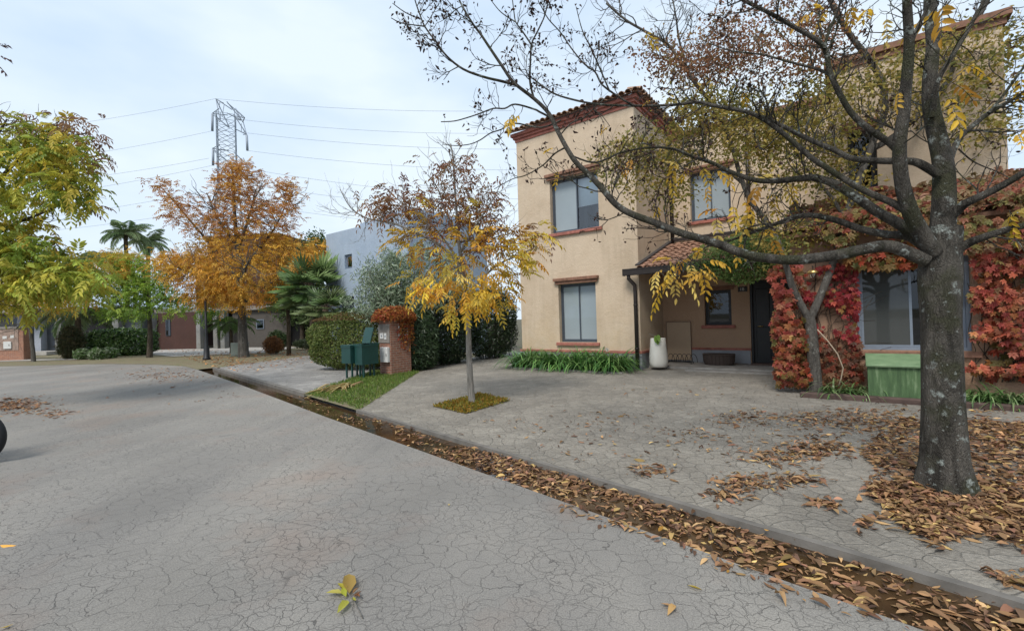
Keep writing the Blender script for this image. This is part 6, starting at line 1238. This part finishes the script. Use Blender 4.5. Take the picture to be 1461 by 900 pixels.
for k in range(30): u = np.clip(r.normal(-1.5, .5), -3, -.6); mb.tube([sp_(u + 4.47 + r.normal(0, .1), LP * s_, .11) for s_ in np.linspace(.6, -.02, 5)] + [FH(u, 11.17, 2.5 - r.random() * .3)], .006, 4, False)
mb.build('vine_stems', MAT['bark_dark'], gv)
# loose cane leaning from the forked tree to the ground
mb = MB(); mb.tube([on_n(x, y, 9.2) for x, y in ((1166, 470), (1180, 485), (1195, 505), (1203, 525), (1200, 540), (1196, 552))], .010, 5); tag(mb.build('loose_cane', plain('pale_cane', (.36, .28, .2), .8)), 'pale bent cane arching down beside the forked tree trunk', 'cane')

# ================================================================== leaves on the ground, grass
def gleaves(name, X, Y, rr, L0, L1, cols, wts, label, dz=.012, zfix=None, pile=.02):
    m = len(X); z = zga(X, Y) if zfix is None else np.full(m, zfix); P = np.stack([X, Y, z + dz + np.abs(rr.normal(0, pile, m))], 1)
    a = rr.uniform(0, 2 * math.pi, m); D = np.stack([np.cos(a), np.sin(a), rr.normal(0, .07, m)], 1); Nn = np.stack([rr.normal(0, .30, m), rr.normal(0, .30, m), np.ones(m)], 1); L = rr.uniform(L0, L1, m) * np.clip(np.exp(rr.normal(-.10, .25, m)), .4, 1.15)
    fr_ = rr.random(m) < .30; L = np.where(fr_, L * .45, L)
    V, Fq = blades9(P, D, Nn, L, L * rr.uniform(.24, .44, m), rr.uniform(-.1, .4, (m, 1)), rr.normal(.05, .30, (m, 1)))
    o = mesh_obj(name, V, Fq, MAT['leafdry'], None, colors=np.repeat(np.clip(palette(m, cols, wts, .34, rr), 0, 1), 9, 0))
    return stuff(o, label, 'fallen leaves')
tan = [(.29, .165, .08), (.20, .11, .06), (.38, .245, .12), (.11, .065, .045), (.46, .32, .12), (.23, .115, .075)]; tw_ = [3, 3, 2, 2, .7, 1.4]
r = np.random.default_rng(61)
def kxy(t, c): return K2[0] * t + M2[0] * c, K2[1] * t + M2[1] * c
# in the gutter: dense near, thinning away
t1 = np.concatenate([r.uniform(-4.6, 1.5, 5200), r.uniform(-7.5, -4.5, 420), r.uniform(-10.5, -7.5, 120)])
cc_ = np.clip(3.13 + r.normal(0, .16, len(t1)) + .06 * np.sin(t1 * 1.7), 2.76, 3.43)
dens = .5 + .5 * np.sin(t1 * 2.3 + 5 * (cc_ - 3.1)) * np.sin(t1 * .9 + 1); keep = (r.random(len(t1)) < .12 + .8 * dens) | ((cc_ > 3.27) & (t1 < -.4)) | ((cc_ < 2.92) & (t1 > -1.5)); t1, cc_ = t1[keep], cc_[keep]
X, Y = kxy(t1, cc_); gleaves('gutter_leaves', X, Y, r, .05, .108, tan, tw_, 'brown leaves choking the water-filled gutter', .0, -.047, .013)
# drift along the road side of the gutter
t1 = r.uniform(-2.4, 1.3, 170); cc_ = 2.78 - np.abs(r.normal(0, .05, 170)); X, Y = kxy(t1, cc_); gleaves('roadside_leaves', X, Y, r, .05, .11, tan, tw_, 'brown leaves along the road edge of the gutter', .006, 0, .006)
# round the big tree
def polypts(poly, n, rr, warp=1.0):
    poly = np.array(poly, float); lo, hi = poly.min(0), poly.max(0); out = []
    while len(out) < n:
        x, y = rr.uniform(lo, hi); ins = False; j = len(poly) - 1; x2 = x + warp * (14 * math.sin(y * .11) + 9 * math.sin(x * .07)); y2 = y + warp * 6 * math.sin(x * .06)
        for i in range(len(poly)):
            if (poly[i, 1] > y2) != (poly[j, 1] > y2) and x2 < (poly[j, 0] - poly[i, 0]) * (y2 - poly[i, 1]) / (poly[j, 1] - poly[i, 1]) + poly[i, 0]: ins = not ins
            j = i
        if ins:
            g = gpt(x, y)
            if rr.random() < min(1.0, g[1] ** 2.4 / 60): out.append(g)
    return np.array(out)
P = polypts([(1232, 640), (1300, 600), (1420, 598), (1520, 600), (1540, 800), (1470, 790), (1400, 772), (1330, 780), (1285, 745), (1220, 758), (1250, 715), (1235, 680)], 6200, r)
P2_ = polypts([(1240, 700), (1300, 690), (1420, 690), (1480, 700), (1480, 770), (1400, 760), (1330, 770), (1270, 735)], 2600, r)
P = np.concatenate([P, P2_]); gleaves('tree_foot_leaves', P[:, 0], P[:, 1], r, .05, .115, tan, tw_, 'thick carpet of brown leaves round the big trunk', .006, None, .02)
# patches on the driveway
pt = []
for (x, y, sx, sy, k) in ((1250, 605, 60, 14, 420), (1150, 600, 70, 12, 260), (1060, 596, 60, 10, 170), (1170, 640, 45, 12, 330), (1110, 652, 60, 12, 240), (1060, 690, 45, 10, 190), (1040, 708, 30, 8, 100), (930, 672, 30, 8, 90), (985, 620, 60, 12, 60), (870, 600, 60, 14, 60), (1180, 720, 26, 6, 60), (1130, 685, 40, 8, 150), (1430, 585, 60, 6, 120), (1200, 590, 90, 8, 200), (1440, 830, 25, 8, 70), (1130, 625, 120, 25, 120), (900, 640, 160, 30, 90), (760, 610, 90, 22, 40), (1000, 560, 120, 14, 50)):
    for _ in range(k): pt.append(gpt(x + r.normal(0, sx * .55), y + r.normal(0, sy * .6)))
P = np.array(pt); cK = M2[0] * P[:, 0] + M2[1] * P[:, 1]; P = P[(cK > 3.55)]; nH = P[:, :2] @ N2; uH = P[:, :2] @ U2; P = P[~((nH > 8.85) & (uH > -.9))]
gleaves('driveway_leaves', P[:, 0], P[:, 1], r, .045, .11, tan, tw_, 'scattered patches of brown leaves on the stone driveway', .005, None, .01)
# under the orange tree and on the road
vp = []
for _ in range(3600):
    x, y = r.uniform(205, 460), r.uniform(492, 532)
    if y < 505 + abs(x - 300) * .02 or True:
        g = gpt(x, y); c = M2[0] * g[0] + M2[1] * g[1]
        if 22 > c > 3.5 and (y - 500) * 5 + (x - 260) * .55 < 165 + r.normal(0, 30) and y > 499: vp.append(g)
P = np.array(vp); gleaves('verge_leaves', P[:, 0], P[:, 1], r, .09, .17, [(.38, .17, .06), (.30, .13, .05), (.44, .24, .09), (.22, .10, .05)], None, 'orange leaf litter under the orange tree', .01, None, .02)
rp_ = []
for (x, y, sx, sy, k) in ((25, 578, 45, 10, 620), (235, 535, 60, 9, 420), (70, 590, 30, 6, 80), (300, 560, 120, 20, 50)):
    for _ in range(k): g = gpt(x + r.normal(0, sx * .55), y + r.normal(0, sy * .6)); rp_.append(g)
P = np.array(rp_); cK = M2[0] * P[:, 0] + M2[1] * P[:, 1]; P = P[cK < 2.75]; gleaves('road_leaves', P[:, 0], P[:, 1], r, .06, .13, [(.25, .14, .08), (.32, .19, .10), (.20, .10, .06)], None, 'brown leaves blown into drifts on the road', .004, 0, .008)
# single yellow leaves lying on road and leaves pile
sy_ = [(963, 865), (1090, 756), (1372, 742), (1002, 843), (1455, 765), (962, 868), (785, 700), (870, 735), (940, 760), (1040, 815), (1150, 862), (640, 720), (0, 780), (20, 893), (1110, 810), (1315, 762), (1130, 770), (1215, 590), (760, 655)]
P = np.array([gpt(*q) for q in sy_]); gleaves('stray_leaves', P[:, 0], P[:, 1], r, .06, .11, [(.50, .36, .06), (.46, .24, .05), (.34, .2, .1)], None, 'stray yellow leaves on the road and driveway', .008, None, .006)
# small twigs and grit on the road
# fallen sprig
sp0 = gpt(497, 858); fs_ = thing('fallen_sprig', 'fallen sprig of yellow-green leaves lying on the road', 'sprig', sp0)
mb = MB(); mb.tube([gpt(*q) + np.array([0, 0, z]) for q, z in (((518, 883), .006), ((505, 862), .02), ((495, 850), .025), ((486, 842), .02))], .0028, 5); mb.tube([gpt(505, 862) + np.array([0, 0, .02]), gpt(512, 850) + np.array([0, 0, .015]), gpt(513, 845) + np.array([0, 0, .01])], .002, 4); mb.build('stalk', MAT['bark_young'], fs_)
lv = [((494, 848), (483, 838), (.48, .42, .05)), ((497, 852), (499, 823), (.45, .30, .08)), ((490, 850), (466, 852), (.52, .46, .10)), ((497, 860), (483, 880), (.50, .48, .08)), ((500, 858), (508, 864), (.42, .40, .05)), ((494, 855), (488, 845), (.42, .44, .05)), ((504, 852), (514, 858), (.28, .13, .06)), ((503, 850), (512, 845), (.30, .16, .07)), ((505, 856), (516, 850), (.24, .12, .06))]
C0 = np.array([gpt(*a) + np.array([0, 0, .015]) for a, b, c in lv]); D0 = np.array([gpt(*b) - gpt(*a) for a, b, c in lv]); L = np.linalg.norm(D0, axis=1) * 1.05; D0[:, 2] += .02
leaf_obj('leaves', C0, D0, np.tile([0, 0, 1.], (len(lv), 1)) + r.normal(0, .25, (len(lv), 3)), L, np.maximum(L * .34, .02), np.array([c for a, b, c in lv]), MAT['leaf'], fs_, .3, .1)
# lawn strip grass and the dead palm frond on it
gp_ = [gpt(*q) for q in ((398, 558), (470, 573), (520, 582), (545, 565), (590, 537), (560, 534), (500, 541), (448, 546))]
r = np.random.default_rng(71); P = polypts([(402, 556), (470, 572), (518, 582), (545, 566), (592, 538), (560, 536), (500, 541), (448, 547)], 5200, r, 0.0) if False else None
tt, ss = r.random((2, 9000)); A0, A1, B0, B1 = kp(-10.3, 3.45), kp(-7.62, 3.45), kp(-13.0, 6.3), kp(-11.5, 7.0)
P = A0 * ((1 - tt) * (1 - ss))[:, None] + A1 * (tt * (1 - ss))[:, None] + B0 * ((1 - tt) * ss)[:, None] + B1 * (tt * ss)[:, None]; P[:, 2] = zga(P[:, 0], P[:, 1]) + .004
m = len(P); stuff(leaf_obj('lawn_grass', P, rdir(m, 2.0, r), rdir(m, 0, r), r.uniform(.04, .10, m), r.uniform(.008, .016, m), palette(m, [(.12, .21, .035), (.16, .25, .05), (.22, .25, .06), (.09, .15, .03)], None, .15, r), MAT['grass'], None, .1, .2), 'short green grass on the strip in front of the bins and pillar', 'grass')
df = thing('dead_palm_frond', 'dry straw-coloured palm frond lying on the grass strip', 'palm frond', gpt(500, 556)); ax = [gpt(472, 559), gpt(488, 556), gpt(500, 553), gpt(516, 548)]
mb = MB(); mb.tube([p + np.array([0, 0, .04]) for p in ax], [.02, .025, .035, .045], 6); mb.build('stem', plain('dry_frond_stem', (.34, .21, .10), .8), df)
C0 = np.repeat(np.array(ax[:3]), 16, 0) + r.normal(0, .05, (48, 3)) + np.array([0, 0, .05]); D0 = np.tile(ax[0] - ax[3], (48, 1)) * .6 + r.normal(0, .35, (48, 3)); D0[:, 2] = r.normal(0, .03, 48)
leaf_obj('leaflets', C0, D0, np.tile([0, 0, 1.], (48, 1)) + r.normal(0, .2, (48, 3)), r.uniform(.3, .75, 48), .035, palette(48, [(.55, .45, .22), (.62, .52, .30), (.42, .30, .13)], None, .12, r), MAT['leafdry'], df)
